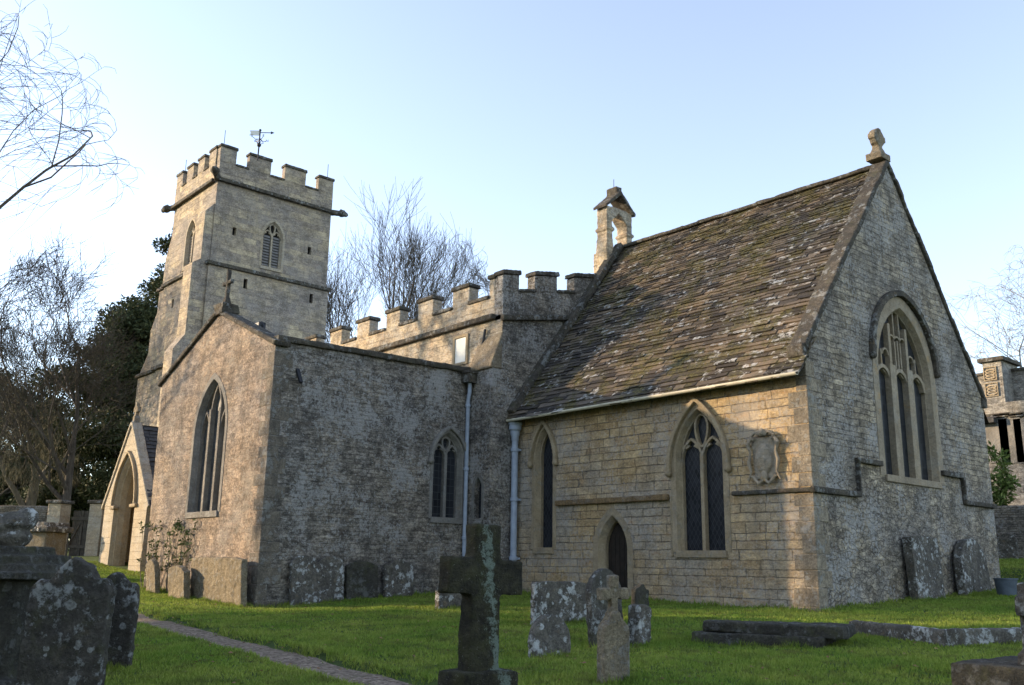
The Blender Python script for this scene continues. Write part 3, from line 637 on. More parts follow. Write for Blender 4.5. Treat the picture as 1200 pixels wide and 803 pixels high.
# buttress at the nave's south-east corner with sloped weathering
BY = -.9
q = MB()
q.wall(PS(BY), [(-10.0, -.6), (-10.0, 6.05), (LX+.003, 6.05), (LX+.003, -.6)], [arch(-9.18, .16, 1.95, 2.7, 3.0)], .25)
q.add([(LX+.003, BY, -.6), (LX+.003, BY, 6.05), (LX+.003, NY, 6.05), (LX+.003, NY, -.6)], [(0, 1, 2, 3)])
q.add([(-10, BY, 6.05), (LX, BY, 6.05), (LX, NY, 6.05), (-10, NY, 6.05)], [(0, 1, 2, 3)])
bt = q.build('buttress', M['trans_e'], church)
q = MB(); q.add([(-9.62, BY-.07, 6.0), (LX+.03, BY-.07, 6.0), (LX+.03, NY, 6.95), (-9.62, NY, 6.95), (-9.62, BY-.07, 5.88), (LX+.03, BY-.07, 5.88), (LX+.03, NY, 5.88), (-9.62, NY, 5.88)],
    [(0, 1, 2, 3), (0, 4, 5, 1), (1, 5, 6, 2), (2, 6, 7, 3), (3, 7, 4, 0), (4, 7, 6, 5)]); weather(q.build('weathering', M['coping_s'], bt), .03, .03, .3)
q = MB(); P = PS(BY); q.prism(P, arch(-9.18, .15, 1.95, 2.7, 3.0), -.24, -.17); q.build('glass', M['glass_s'], bt)
q = MB(); q.sweep(P, arch(-9.18, .2, 1.9, 2.7, 3.07), .09, -.01, .015); q.build('window_surround', M['dress_g'], bt)
# small clerestory light above the transept roof
q = MB(); wq = S_(540, 415, NY); q.sweep(PS(NY), [(wq.x-.3, 6.3), (wq.x-.3, 7.1), (wq.x+.3, 7.1), (wq.x+.3, 6.3)], .12, -.02, .04, closed=True); co = q.build('clerestory_window', M['dress'], church)
q = MB(); q.prism(PS(NY), [(wq.x-.25, 6.3), (wq.x+.25, 6.3), (wq.x+.25, 7.05), (wq.x-.25, 7.05)], .0, .012); q.build('pane', M['white'], co)

# --- south transept
TX, TY, TW = -9.65, -6.716, -16.48
WT = dict(cx=-1.55, w=.96, z0=1.93, zs=3.5, za=4.16)
WTS = dict(cx=-12.89, w=1.8, z0=1.93, zs=3.95, za=5.32)
wa = [S_(x, y, TY) for x, y in ((222, 602), (258, 600), (247, 448))]
q = MB(); q.wall(PE(TX), [(TY, -.6), (TY, 5.77), (NY, 5.87), (NY, -.6)], [arch(WT['cx'], WT['w']/2, WT['z0'], WT['zs'], WT['za'])]); q.build('transept_wall', M['trans_e'], church)
q = MB(); q.wall(PS(TY), [(TW+.25, -.6), (TW+.05, 5.65), (-12.95, 7.05), (TX, 5.68), (TX, -.6)], [arch(WTS['cx'], WTS['w']/2, WTS['z0'], WTS['zs'], WTS['za'])])
q.add([(TW+.25, TY, -.6), (TW+.05, TY, 5.75), (TW+.05, NY, 5.75), (TW+.25, NY, -.6)], [(0, 1, 2, 3)]); q.build('transept_gable_wall', M['trans_s'], church)
quoins(TX, TY, 1, -1, -.4, 5.62, M['trans_q'], 5)
window(PE(TX), kind=2, glass=M['glass_s'], frame=M['dress_g'], hood=.1, sur=.1, **WT)
window(PS(TY), kind=3, glass=M['glass_g'], frame=M['dress_g'], sur=.13, mw=.12, **WTS)
q = MB(); q.add([(TX-.05, TY+.2, 5.5), (TX-.05, NY, 5.5), (-12.95, NY, 6.6), (-12.95, TY+.2, 6.6), (TW+.1, NY, 5.4), (TW+.1, TY+.2, 5.4)], [(0, 1, 2, 3), (3, 2, 4, 5)]); tr = q.build('transept_roof', M['slate_dark'], church)
q = MB(); r_ = random.Random(3); y = TY+.02
while y < NY:
    w = r_.uniform(.5, .9); o_ = r_.uniform(-.012, .012); zz = 5.86+(y-TY)*.016; q.box(TX-.32, TX+.1+o_, y, min(y+w-.012, NY-.02), zz-.09, zz+.06, .006); y += w
weather(q.build('eaves_coping', M['coping'], church), .03, .03, .25)
n1 = Vector((.37, 0, .93)); n2 = Vector((-.37, 0, .93))
sloped('gable_coping', (TX+.12, TY+.1, 5.78), (-12.95, TY+.1, 7.26), .42, .13, M['coping'], 6, church, (0, 1, 0)) if 0 else None
def gcop(p0, p1, n):
    q = MB(); p0 = Vector(p0); p1 = Vector(p1)
    for i in range(n):
        a = p0.lerp(p1, i/n); b = p0.lerp(p1, (i+1)/n-.01); q.bar(a, b, .42, .13, (0, 0, 1))
    return weather(q.build('gable_coping', M['coping'], church), .03, .03, .22)
gcop((TX+.12, TY+.12, 5.7), (-12.95, TY+.12, 7.14), 6); gcop((TW-.12, TY+.12, 5.64), (-12.95, TY+.12, 7.14), 6)
q = MB(); cxx = -12.8; q.box(cxx-.28, cxx+.28, TY-.1, TY+.34, 7.04, 7.3, .03); q.bar((cxx, TY+.1, 7.28), (cxx, TY+.1, 7.52), .26, .2, (0, 1, 0), .1, .1)
q.box(cxx-.05, cxx+.05, TY+.05, TY+.15, 7.45, 8.2); q.box(cxx-.21, cxx+.21, TY+.055, TY+.145, 7.86, 7.95)
for dx, dz in ((-.22, 7.905), (.22, 7.905), (0, 8.21)): q.box(cxx+dx-.035, cxx+dx+.035, TY+.045, TY+.155, dz-.06, dz+.06)
weather(q.build('gable_cross', M['coping'], church), .016, .02, .1)
# second pipe in the angle, hopper and swan neck
q = MB(); hp = E_(552, 425, TX+.25)
q.tube([(TX+.16, BY-.12, 5.62), (TX+.16, BY-.12, 5.3), (TX+.08, BY-.1, 5.1), (TX+.08, BY-.1, 0)], .055, 12)
for z in (1.4, 3.2, 4.9): q.lathe((TX+.08, BY-.1, z), [(.056, 0), (.074, .01), (.074, .08), (.056, .09)], 12)
dp = q.build('downpipe', M['lead'], church, smooth=True); dp.modifiers.new('edge', 'EDGE_SPLIT').split_angle = R(40)
q = MB(); q.box(TX+.0, TX+.32, BY-.3, BY+.0, 5.55, 5.8, .01); q.box(TX-.03, TX+.36, BY-.33, BY+.02, 5.8, 5.87); q.build('hopper', M['coping'], dp)
q = MB(); q.tube([(TX+.16, BY-.02, 5.82), (TX+.2, NY-.1, 6.5), (TX+.3, NY-.06, 7.1)], .035, 8); q.build('spout', M['iron'], dp)
q = MB(); sp = E_(348, 440, TX); q.bar((TX, sp.y, sp.z+.15), (TX+.22, sp.y, sp.z-.2), .06, .08, (0, 1, 0)); q.build('lead_spout', M['iron'], church)
# flood lamp on the transept roof
fl = D_(304, 384, 26.5); q = MB(); q.box(fl.x-.16, fl.x+.16, fl.y-.1, fl.y+.12, fl.z-.12, fl.z+.14, .0); q.bar((fl.x+.1, fl.y, fl.z+.16), (fl.x+.75, fl.y+.1, fl.z-.72), .05, .05); q.bar((fl.x, fl.y, fl.z-.1), (fl.x, fl.y, fl.z-.55), .05, .05); q.build('floodlight', M['iron'], church, bevel=.02)

# --- tower
AX, AY, AXW, AYN = -28., -.9, -32.8, 4.9
WB = dict(cx=1.98, w=1.0, z0=13.85, zs=15.3, za=16.1)
WBS = dict(cx=-30.45, w=1.0, z0=13.85, zs=15.3, za=16.1)
q = MB(); hE = [arch(WB['cx'], .5, 13.85, 15.3, 16.1)]+[[(a-.09, b), (a+.09, b), (a+.09, b+.38), (a-.09, b+.38)] for a, b in ((.09, 14.95), (3.87, 14.95))]
q.wall(PE(AX), [(AY, 13.4), (AY, 17.4), (AYN, 17.4), (AYN, 13.4)], hE)
q.wall(PS(AY), [(AXW, 13.4), (AXW, 17.4), (AX, 17.4), (AX, 13.4)], [arch(WBS['cx'], .5, 13.85, 15.3, 16.1)])
q.add([(AXW, AY, 13.4), (AXW, AYN, 13.4), (AX, AYN, 13.4), (AXW, AY, 17.4), (AXW, AYN, 17.4), (AX, AYN, 17.4)], [(0, 1, 4, 3), (1, 2, 5, 4)])
d = .07
q.wall(PE(AX+d), [(AY-d, -.5), (AY-d, 13.4), (AYN+d, 13.4), (AYN+d, -.5)], [[(a-.09, b), (a+.09, b), (a+.09, b+.45), (a-.09, b+.45)] for a, b in ((.79, 12.6), (4.1, 12.6))])
q.wall(PS(AY-d), [(AXW-d, -.5), (AXW-d, 13.4), (AX+d, 13.4), (AX+d, -.5)], [[(-31.7, 12.1), (-31.5, 12.1), (-31.5, 12.5), (-31.7, 12.5)]])
q.add([(AXW-d, AY-d, -.5), (AXW-d, AYN+d, -.5), (AX+d, AYN+d, -.5), (AXW-d, AY-d, 13.4), (AXW-d, AYN+d, 13.4), (AX+d, AYN+d, 13.4), (AX+d, AY-d, 13.4)], [(0, 1, 4, 3), (1, 2, 5, 4), (3, 4, 5, 6)])
q.build('tower_wall', M['tower'], church)
q = MB(); 
for a, b, P in ((.09, 14.95, PE(AX)), (3.87, 14.95, PE(AX)), (.79, 12.6, PE(AX+d)), (4.1, 12.6, PE(AX+d)), (-31.6, 12.1, PS(AY-d))): q.prism(P, [(a-.1, b-.02), (a+.1, b-.02), (a+.1, b+.46), (a-.1, b+.46)], -.3, -.2); q.build('slit_dark_panel', M['dark_panel'], church); q = MB()  # solid near-black panels paint the shade inside the slits
for P, W in ((PE(AX), WB), (PS(AY), WBS)):
    o = window(P, kind=2, glass=M['dark_panel'], frame=M['porch'], sur=.1, rev=.3, **W)  # the belfry glass is a near-black sheet painting the unlit inside
    q = MB(); z = 13.95
    while z < 15.35:
        for sg in (-.235, .235):
            c = W['cx']+sg; a = P(c-.16, z, -.14); b = P(c+.16, z, -.14); a2 = P(c-.16, z+.1, -.21); b2 = P(c+.16, z+.1, -.21)
            q.add([a, b, b2, a2]+[tuple(np.array(v)+np.array((0, 0, .03))) for v in (a, b, b2, a2)], [(0, 1, 2, 3), (7, 6, 5, 4), (0, 4, 5, 1), (1, 5, 6, 2), (2, 6, 7, 3), (3, 7, 4, 0)])
        z += .135
    q.build('louvre', M['louvre'], o)
for P, a, b in ((PE(AX+d), AY-d, AYN+d), (PS(AY-d), AXW-d, AX+d)):
    for z in (13.42,): string(P, [(a-.12, z), (b+.12, z)], M['coping'], .17, .13)
string(PS(AY-d), [(AXW-.3, 9.4), (AX+d, 9.4)], M['coping'], .17, .14)
def merls(a, b, n=4, gap=.62, end=.95):
    w = ((b-a)-2*end-(n-1)*gap)/(n-2); r = [(a, a+end)]; x = a+end+gap
    for i in range(n-2): r.append((x, x+w)); x += w+gap
    r.append((b-end, b)); return r
me = [(AY, -.13), (.5, 1.58), (2.3, 3.4), (4.1, AYN)]
parapet(PE(AX+.05), AY-.0, AYN, 17.35, 18.22, 19.05, me, .34, M['tower'], over=.05)
mw_ = merls(AXW, AX-.3, 4, .5, .75)
parapet(PS(AY-.05), AXW, AX+.05-.345, 17.35, 18.22, 19.05, [(a, min(b, AX-.3)) for a, b in mw_], .34, M['tower'], over=.05)
q = MB(); q.box(AXW, AXW+.34, AY+.3, AYN, 17.35, 18.22); q.box(AXW+.35, AX-.35, AYN-.34, AYN, 17.35, 18.22)
for a, b in ((.2, 1.4), (2.2, 3.4), (4.1, 4.9)): q.box(AXW, AXW+.34, a, b, 18.22, 19.05)
for a, b in ((-32.0, -31.2), (-30.4, -29.6)): q.box(a, b, AYN-.34, AYN, 18.22, 19.05)
q.build('parapet', M['tower'], church)
q = MB(); q.add([(AXW+.3, AY+.3, 17.9), (AX-.3, AY+.3, 17.9), (AX-.3, AYN-.3, 17.9), (AXW+.3, AYN-.3, 17.9), (-30.4, 2, 18.7)], [(0, 1, 4), (1, 2, 4), (2, 3, 4), (3, 0, 4)]); q.build('tower_roof', M['lead'], church)
def gargoyle(p, dr):
    q = MB(); p = Vector(p); dr = Vector(dr).normalized(); q.bar(p-dr*.1, p+dr*.45, .26, .24, (0, 0, 1), .2, .22); q.ball(p+dr*.5, .2, (1.1, 1, .9)); q.ball(p+dr*.68+Vector((0, 0, -.05)), .12)
    q.ball(p+dr*.45+Vector((0, 0, .15)), .07)
    weather(q.build('gargoyle', M['coping'], church), .025, .04, .12)
gargoyle((AXW+.05, AY-.02, 17.35), (-1, -.55, 0)); gargoyle((AX, AYN+.02, 17.35), (.55, 1, 0)); gargoyle((AX+.02, AY-.02, 17.4), (.25, -.2, .1))
# tower buttresses
q = MB(); P = PS(AY-.0)
def steps(prof, x0, x1):                                # prof: (outward y, z) for a south buttress
    q.add([(x0, AY-a, z) for a, z in prof]+[(x1, AY-a, z) for a, z in prof], [tuple(range(len(prof))), tuple(range(2*len(prof)-1, len(prof)-1, -1))]+[(i, (i+1) % len(prof), len(prof)+(i+1) % len(prof), len(prof)+i) for i in range(len(prof))])
steps([(-.1, -.5), (1.2, -.5), (1.2, 9.4), (.75, 10.1), (.75, 13.3), (.4, 13.55), (.4, 15.75), (-.1, 16.35)], -28.95, AX-.05)
q.build('buttress', M['tower'], church)
q = MB()
pr = [(AXW+.1, -.5), (-35.3, -.5), (-35.3, 9.3), (-34.3, 10.4), (-34.3, 11.5), (-33.7, 12.3), (-33.7, 13.4), (-33.4, 13.6), (-33.35, 14.9), (AXW+.1, 16.2)]
q.add([(x, AY+.02, z) for x, z in pr]+[(x, AY+1., z) for x, z in pr], [tuple(range(10)), tuple(range(19, 9, -1))]+[(i, (i+1) % 10, 10+(i+1) % 10, 10+i) for i in range(10)])
q.build('buttress', M['tower'], church)
for a_, z_, y_ in ((-35.42, 9.3, .1), (-33.85, 13.33, .08)): q = MB(); q.box(a_, AXW, AY-y_, AY+1.1, z_, z_+.17, .01); weather(q.build('string_course', M['coping'], church), .035, .03)
# weather vane with pierced banner
vb = D_(303, 176, 42.6); vt = D_(304, 150, 42.6); vx, vy = vb.x, vb.y
q = MB(); q.tube([(vx, vy, 18.6), (vx, vy, vt.z)], .035, 8); q.ball((vx, vy, vb.z+.25), .1); q.ball((vx, vy, vt.z), .06)
zv = vb.z+.55
for dx, dy in ((.34, 0), (-.34, 0), (0, .34), (0, -.34)): q.tube([(vx, vy, zv), (vx+dx*.5, vy+dy*.5, zv-.08), (vx+dx, vy+dy, zv)], .014, 5)
for dx, dy in ((.2, 0), (-.2, 0), (0, .2), (0, -.2)): q.tube([(vx+dx*.1, vy+dy*.1, zv-.25), (vx+dx, vy+dy, zv-.15), (vx+dx*.6, vy+dy*.6, zv-.02)], .015, 5)
vo = q.build('weather_vane', M['iron'], church)
rt = Vector(_M[:, 0]); rt.z = 0; rt.normalize()
def VP(u, z, d_): b = Vector((vx, vy, 0))+rt*u; nn = Vector((-rt.y, rt.x, 0)); return tuple(b+nn*d_+Vector((0, 0, z)))
zt_ = vt.z-.14
q = MB(); q.prism(VP, [(-.48, zt_-.12), (-.42, zt_), (-.48, zt_+.12), (-.02, zt_+.12), (-.02, zt_-.12)], -.012, .012); q.build('banner', M['white'], vo)
q = MB(); q.sweep(VP, [(0, zt_+.02), (.55, zt_+.02)], .03, -.012, .012); q.prism(VP, [(.5, zt_-.05), (.66, zt_+.02), (.5, zt_+.09)], -.012, .012); q.build('pointer', M['iron'], vo)
# letters of the four winds
for ch, off in (('N', (0, .38)), ('S', (0, -.38)), ('E', (.38, 0)), ('W', (-.38, 0))):
    fc = bpy.data.curves.new('letter', 'FONT'); fc.body = ch; fc.size = .17; fc.extrude = .008; fc.align_x = 'CENTER'
    fo = bpy.data.objects.new('wind_letter', fc); col.objects.link(fo); dg = bpy.context.evaluated_depsgraph_get(); mm_ = bpy.data.meshes.new_from_object(fo.evaluated_get(dg)); bpy.data.objects.remove(fo)
    lo = bpy.data.objects.new('wind_letter', mm_); col.objects.link(lo); mm_.materials.append(M['iron']); lo.parent = vo; lo.location = (vx+off[0], vy+off[1], zv-.02); lo.rotation_euler = (R(90), 0, math.atan2(rt.y, rt.x))
# lightning rods on the corners
for x, y in ((AX-.15, AY+.2), (AX-.15, AYN-.25), (AXW+.3, AY+.2)):
    q = MB(); q.tube([(x, y, 18.9), (x, y, 19.85)], .014, 5); q.build('lightning_rod', M['iron'], church)

# --- bellcote on the nave gable
q = MB(); bx0, bx1 = -9.1, -8.66
for a, b in ((3.6, 3.84), (4.52, 4.76)):
    q.box(bx0, bx1, a, b, 10.2, 11.75); q.box(bx0-.05, bx1+.05, a-.05, b+.05, 10.95, 11.05)
    q.add([(bx0-.03, a-.06, 10.2), (bx1+.03, a-.06, 10.2), (bx1+.03, b+.02, 10.2), (bx0-.03, b+.02, 10.2), (bx0, a, 10.85), (bx1, a, 10.85), (bx1, b, 10.85), (bx0, b, 10.85)], [(0, 1, 2, 3), (4, 5, 6, 7), (0, 1, 5, 4), (1, 2, 6, 5), (2, 3, 7, 6), (3, 0, 4, 7)])
q.prism(PE(bx1), [(3.84, 11.3), (4.18, 11.62), (4.52, 11.3), (4.52, 11.78), (3.84, 11.78)], bx0-bx1, 0)
q.box(bx0-.08, bx1+.08, 3.5, 4.84, 9.6, 10.22)
bc = weather(q.build('bellcote', M['nave'], church), .028, .03, .15)
q = MB(); q.prism(PE(bx1+.1), [(3.5, 11.66), (4.18, 12.22), (4.86, 11.66), (4.86, 11.76), (4.18, 12.38), (3.5, 11.76)], bx0-bx1-.16, -.02); q.box(bx0+.0, bx1, 4.06, 4.3, 12.3, 12.52); 
weather(q.build('bellcote_roof', M['coping'], bc), .028, .035, .15)
q = MB(); q.tube([(-8.9, 4.18, 12.4), (-8.9, 4.18, 12.85)], .01, 5); q.build('lightning_rod', M['iron'], bc)

# --- south porch
PY = -5.0; pl, pr_, pc = -25.3, -21.25, -23.45
WP = arch(-23.35, 1.0, .0, 2.6, 4.25)
q = MB(); q.wall(PS(PY), [(pl, -.2), (pl+.0, 2.75), (pc, 5.35), (pr_, 2.6), (pr_, -.2)], [WP], .5)
q.add([(pr_, PY, -.2), (pr_, PY, 2.6), (pr_, NY, 2.6), (pr_, NY, -.2)], [(0, 1, 2, 3)]); q.add([(pl, PY, -.2), (pl, PY, 2.75), (pl, NY, 2.75), (pl, NY, -.2)], [(0, 1, 2, 3)]); q.build('porch_wall', M['porch'], church)
q = MB(); cxp = -23.35
for r0, r1, a0, a1 in ((1.0, .9, .0, -.12), (.9, .84, -.12, -.12), (.84, .74, -.12, -.3), (.74, .74, -.3, -.5)):
    a = arch(cxp, r0, .0, 2.6, 4.25+(r0-1)*1.3); b = arch(cxp, r1, .0, 2.6, 4.25+(r1-1)*1.3); n = len(a)
    q.add([PS(PY)(u, z, a0) for u, z in a]+[PS(PY)(u, z, a1) for u, z in b], [(i, i+1, n+i+1, n+i) for i in range(n-1)])
ar = q.build('porch_arch', M['dress'], church)
q = MB(); q.sweep(PS(PY), arch(cxp, 1.09, None, 2.6, 4.42), .1, -.01, .1); q.box(cxp-1.25, cxp-.75, PY-.1, PY+.05, 2.48, 2.6); q.box(cxp+.75, cxp+1.25, PY-.1, PY+.05, 2.48, 2.6); weather(q.build('hood_mould', M['dress'], ar), .025, .015)
q = MB(); q.box(pl+.1, pr_-.1, NY-.25, NY-.2, 0, 4.4); q.build('porch_interior', M['chancel_s'], church)
q = MB(); q.prism(PS(NY-.3), arch(-22.9, .62, .3, 2.2, 3.1), 0, .05); q.build('door', M['wood'], church)
rp = math.hypot(pr_-pc, 2.75); 
roof_part('porch_roof', [(((pc, NY, 5.38), (0, -1, 0), ((pr_-pc+.25)/2.95/1.22, 0, -2.9/2.95/1.22), -PY+NY-.0, 3.5, .16, .26), dict(seed=21)), (((pc, NY, 5.38), (0, -1, 0), (-(pc-pl+.2)/2.75/1.22, 0, -2.75/2.75/1.22), -PY+NY, 3.4, .16, .26), dict(seed=22))], M['slate_dark'], church)
q = MB()
for a, b in (((pl-.22, 2.55), (pc, 5.5)), ((pr_+.2, 2.45), (pc, 5.5))):
    n = 6
    for i in range(n):
        A = Vector((a[0], PY+.12, a[1])).lerp(Vector((b[0], PY+.12, b[1])), i/n); B = Vector((a[0], PY+.12, a[1])).lerp(Vector((b[0], PY+.12, b[1])), (i+1)/n-.01); q.bar(A, B, .34, .12, (0, 0, 1))
weather(q.build('gable_coping', M['porch'], church), .03, .02)
q = MB(); fx = D_(157, 482, 36); q.box(pc-.1, pc+.1, PY+.02, PY+.22, 5.45, 5.7); q.box(pc-.06, pc+.06, PY+.06, PY+.18, 5.6, 6.2); q.box(pc-.2, pc+.2, PY+.06, PY+.18, 5.85, 6.02); weather(q.build('gable_cross', M['coping_s'], church), .02, .03, .1)

# ================================================================ GRAVES
def outline(kind, w, h):
    hw = w/2
    if kind == 'round': return arch(0, hw, 0, h-hw*.95, h, 8)
    if kind == 'seg': return [(-hw, 0), (-hw, h-.12)]+[(-hw+w*i/8, h-.12+.12*math.sin(math.pi*i/8)) for i in range(1, 8)]+[(hw, h-.12), (hw, 0)]
    if kind == 'circ': return [(-hw, 0), (-hw, h-hw)]+[(-hw*math.cos(math.pi*i/12), h-hw+hw*math.sin(math.pi*i/12)) for i in range(1, 12)]+[(hw, h-hw), (hw, 0)]
    if kind == 'flat': return [(-hw, 0), (-hw, h-.03), (-hw*.6, h), (hw*.7, h-.01), (hw, h-.05), (hw, 0)]
    if kind == 'shoulder': return [(-hw, 0), (-hw, h*.86), (-hw*.78, h*.9), (-hw*.6, h*.9)]+[(-hw*.6+hw*1.2*i/8, h*.9+h*.1*math.sin(math.pi*i/8)) for i in range(1, 8)]+[(hw*.6, h*.9), (hw*.78, h*.9), (hw, h*.86), (hw, 0)]
    if kind == 'double': return [(-hw, 0), (-hw, h-.2)]+[(-hw*.5-hw*.5*math.cos(math.pi*i/8), h-.2+.2*math.sin(math.pi*i/8)) for i in range(1, 8)]+[(0, h-.16)]+[(hw*.5-hw*.5*math.cos(math.pi*i/8), h-.2+.2*math.sin(math.pi*i/8)) for i in range(1, 8)]+[(hw, h-.2), (hw, 0)]
    if kind == 'scroll': return [(-hw, 0), (-hw, h*.8), (-hw*.8, h*.86), (-hw*.55, h*.84), (-hw*.35, h*.93), (0, h), (hw*.4, h*.95), (hw*.6, h*.87), (hw*.85, h*.88), (hw, h*.8), (hw, 0)]
STONES = []
def headstone(label, kind, w, h, t, px, py, m, face='E', lean=0, tilt=0, base=None, vox=.016, off=(0, 0), name='headstone', cat='gravestone', yaw=0, sink=.12):
    p = base if base is not None else G_(px, py)
    z = gzf(p[0], p[1]); STONES.append((p[0], p[1], w, t, (1 if face == 'E' else 0), R(yaw)))
    q = MB(); q.local = 1; q.prism(lambda u, z_, d_: (u, d_, z_), [(u, z_-sink) for u, z_ in outline(kind, w, h+sink)], -t/2, t/2)
    o = q.build(name, m); weather(o, vox, .045, .13)
    for md in o.modifiers:
        if md.type == 'DISPLACE': md.texture_coords = 'LOCAL'
    o.location = (p[0], p[1], z)
    rz_ = R(90) if face == 'E' else 0
    o.rotation_euler = (Matrix.Rotation(rz_+R(yaw), 4, 'Z')@Matrix.Rotation(R(lean), 4, 'X')@Matrix.Rotation(R(tilt), 4, 'Y')).to_euler()
    return tag(o, label, cat, 'weathered gravestones in the churchyard')
def hp_(px0, px1, py_top, py_bot, t, k=.75, kt=.66):
    """width / height in metres of an east facing stone from its pixel box"""
    p = G_((px0+px1)/2, py_bot); dep = (np.array(p)-CAM)@FW; s = F/dep
    return p, (max(.1, ((px1-px0)/s-t*kt))/k), (py_bot-py_top)/s
# free standing stones in the middle of the lawn
def east(label, kind, box, t, m, **kw):
    p, w, h = hp_(*box, t); return headstone(label, kind, w, h, t, 0, 0, m, base=p, **kw)
east('broad flat-topped headstone with bright lichened edge, behind the low round one', 'flat', (622, 690, 683, 731), .13, M['grave_b'], yaw=-4)
east('low round-topped headstone with pale blue lichen in front of the broad flat one', 'circ', (618, 671, 722, 770), .12, M['grave_b'], lean=-3)
east('tall round-topped headstone leaning left in front of the priest door', 'circ', (686, 736, 669, 757), .1, M['grave'], tilt=-5, yaw=6)
east('small dark headstone at far right of the lawn cluster below the door', 'shoulder', (738, 761, 686, 727), .1, M['grave_d'], tilt=4)
east('short thick broken stump of lichened stone right of the small cross', 'flat', (735, 763, 710, 757), .2, M['grave_b'], tilt=3)
east('low sunken stone on the lawn left behind the big cross', 'flat', (510, 543, 692, 714), .14, M['grave_b'])
# small cross on a tapering coped shaft
p, w_, h_ = hp_(702, 736, 683, 801, .12); zb = gzf(p.x, p.y); W2 = .16
q = MB(); q.local = 1; PL = lambda u, z_, d_: (u, d_, z_)
q.prism(PL, [(-.165, -.15), (-.16, .5), (-.15, .57), (-.07, .66), (-.045, .72), (.045, .72), (.07, .66), (.15, .57), (.16, .5), (.165, -.15)], -.075, .075)
q.sweep(PL, [(0, .66), (0, 1.05)], .085, -.04, .04); q.sweep(PL, [(-.125, .9), (.125, .9)], .085, -.042, .042)
for a, b in ((-.125, .9), (.125, .9), (0, 1.03)): q.prism(PL, [(a-.05, b-.06), (a+.05, b-.06), (a+.05, b+.06), (a-.05, b+.06)], -.052, .052)
o = weather(q.build('cross_headstone', M['grave_y']), .013, .02, .12); o.modifiers['wear'].texture_coords = 'LOCAL'; o.location = (p.x, p.y, zb); o.rotation_euler = (R(2), R(-1.5), R(78)); tag(o, 'small buff headstone topped with a little stone cross, in front of the leaning round stone', 'gravestone', 'weathered gravestones in the churchyard')
# big foreground cross
fc = D_(560, 700, 7.0); zb = gzf(fc.x, fc.y)
cr = empty('stone_cross', (fc.x, fc.y, zb), 'large blackened stone memorial cross on stepped base in the foreground', 'cross'); cr.rotation_euler = (0, R(1.5), R(90+2))
def loc_build(q, name, m, par, vox=.02, amp=.03):
    q.local = 1; me_o = q.build(name, m, par); weather(me_o, vox, amp, .14); me_o.modifiers['wear'].texture_coords = 'LOCAL'; return me_o
def fg_cross_mat():
    s = NT('mossed_black_stone'); fine = s.noise(45, 5, .7); med = s.noise(9, 5, .7)
    c = s.mix(s.step(med, .4, .65), (.022, .02, .013), (.06, .055, .03)); c = s.mix(s.math('MULTIPLY', s.step(s.noise(3, 4, .7), .5, .62), .7), c, (.055, .055, .02))
    sx = s.n('ShaderNodeSeparateXYZ', (s.obj,)); cen = s.math('ABSOLUTE', s.math('SUBTRACT', sx.outputs[0], s.math('ADD', s.math('SUBTRACT', .2, s.math('MULTIPLY', sx.outputs[2], .14)), s.math('MULTIPLY', s.math('SUBTRACT', s.noise(3.5, 3), .5), .25))))
    patch = s.math('ADD', s.math('MULTIPLY', s.step(cen, .15, .0), .3), s.noise(20, 6, .85))
    patch = s.math('ADD', patch, s.math('MULTIPLY', s.noise(4, 2), .25))
    c = s.mix(s.math('MULTIPLY', s.step(patch, .84, .9), .8), c, (.2, .25, .2))
    c = s.mix(s.math('MULTIPLY', s.step(s.noise(38, 4, .8), .62, .68), .7), c, (.25, .25, .21))
    return s.fin(c, s.bump(s.math('ADD', fine, s.math('MULTIPLY', med, 1.5)), 1., .05), .95)
M['fgcross'] = fg_cross_mat()
z0 = zb
q = MB(); tz = 1.055-z0; at_, ab_ = .80-z0, .535-z0
q.prism(PL, [(-.155, .4), (.155, .4), (.155, .5), (.14, ab_), (.13, at_), (.13, tz), (-.13, tz), (-.13, at_), (-.14, ab_)], -.07, .07)
q.prism(PL, [(-.38, ab_), (.38, ab_), (.37, at_-.01), (-.37, at_)], -.068, .068); loc_build(q, 'cross_shaft', M['fgcross'], cr)
q = MB(); q.box(-.24, .27, -.17, .17, -.26-z0, .0-z0, .01); q.box(-.36, .38, -.3, .3, -.3, -.2-z0, .01)
loc_build(q, 'stepped_base', M['fgcross'], cr)
# left foreground: large headstone, second one behind with ball, urn-topped pedestal tomb
p = D_(70, 800, 8.7); headstone('large dark shouldered headstone with round white lichen spots, foreground left', 'scroll', .82, 1.38, .13, 0, 0, M['grave_k'], base=p, yaw=-50, tilt=1, vox=.015)
p = D_(130, 745, 11.2); o = headstone('dark headstone with curved shoulders partly hidden behind the large spotted one', 'shoulder', .56, 1.12, .12, 0, 0, M['grave_k'], base=p, yaw=-42)
p = D_(6, 700, 10.2); zb = gzf(p.x, p.y); Hh = lambda py: .74+(652-py)/F*10.2-zb
tb = empty('pedestal_tomb', (p.x, p.y, zb), 'dark moulded pedestal tomb with lichened urn stump at the left edge', 'tomb'); tb.rotation_euler = (0, 0, R(40))
q = MB(); q.box(-.5, .5, -.5, .5, -.2, Hh(675)); q.box(-.62, .62, -.62, .62, -.2, .15); q.build; loc_build(q, 'pedestal', M['grave_d'], tb, .03)
q = MB(); q.box(-.66, .66, -.66, .66, Hh(675), Hh(666)); q.box(-.56, .56, -.56, .56, Hh(666), Hh(658)); q.box(-.46, .46, -.46, .46, Hh(658), Hh(648)); q.box(-.32, .32, -.32, .32, Hh(648), Hh(638)); loc_build(q, 'cornice', M['grave_d'], tb, .022)
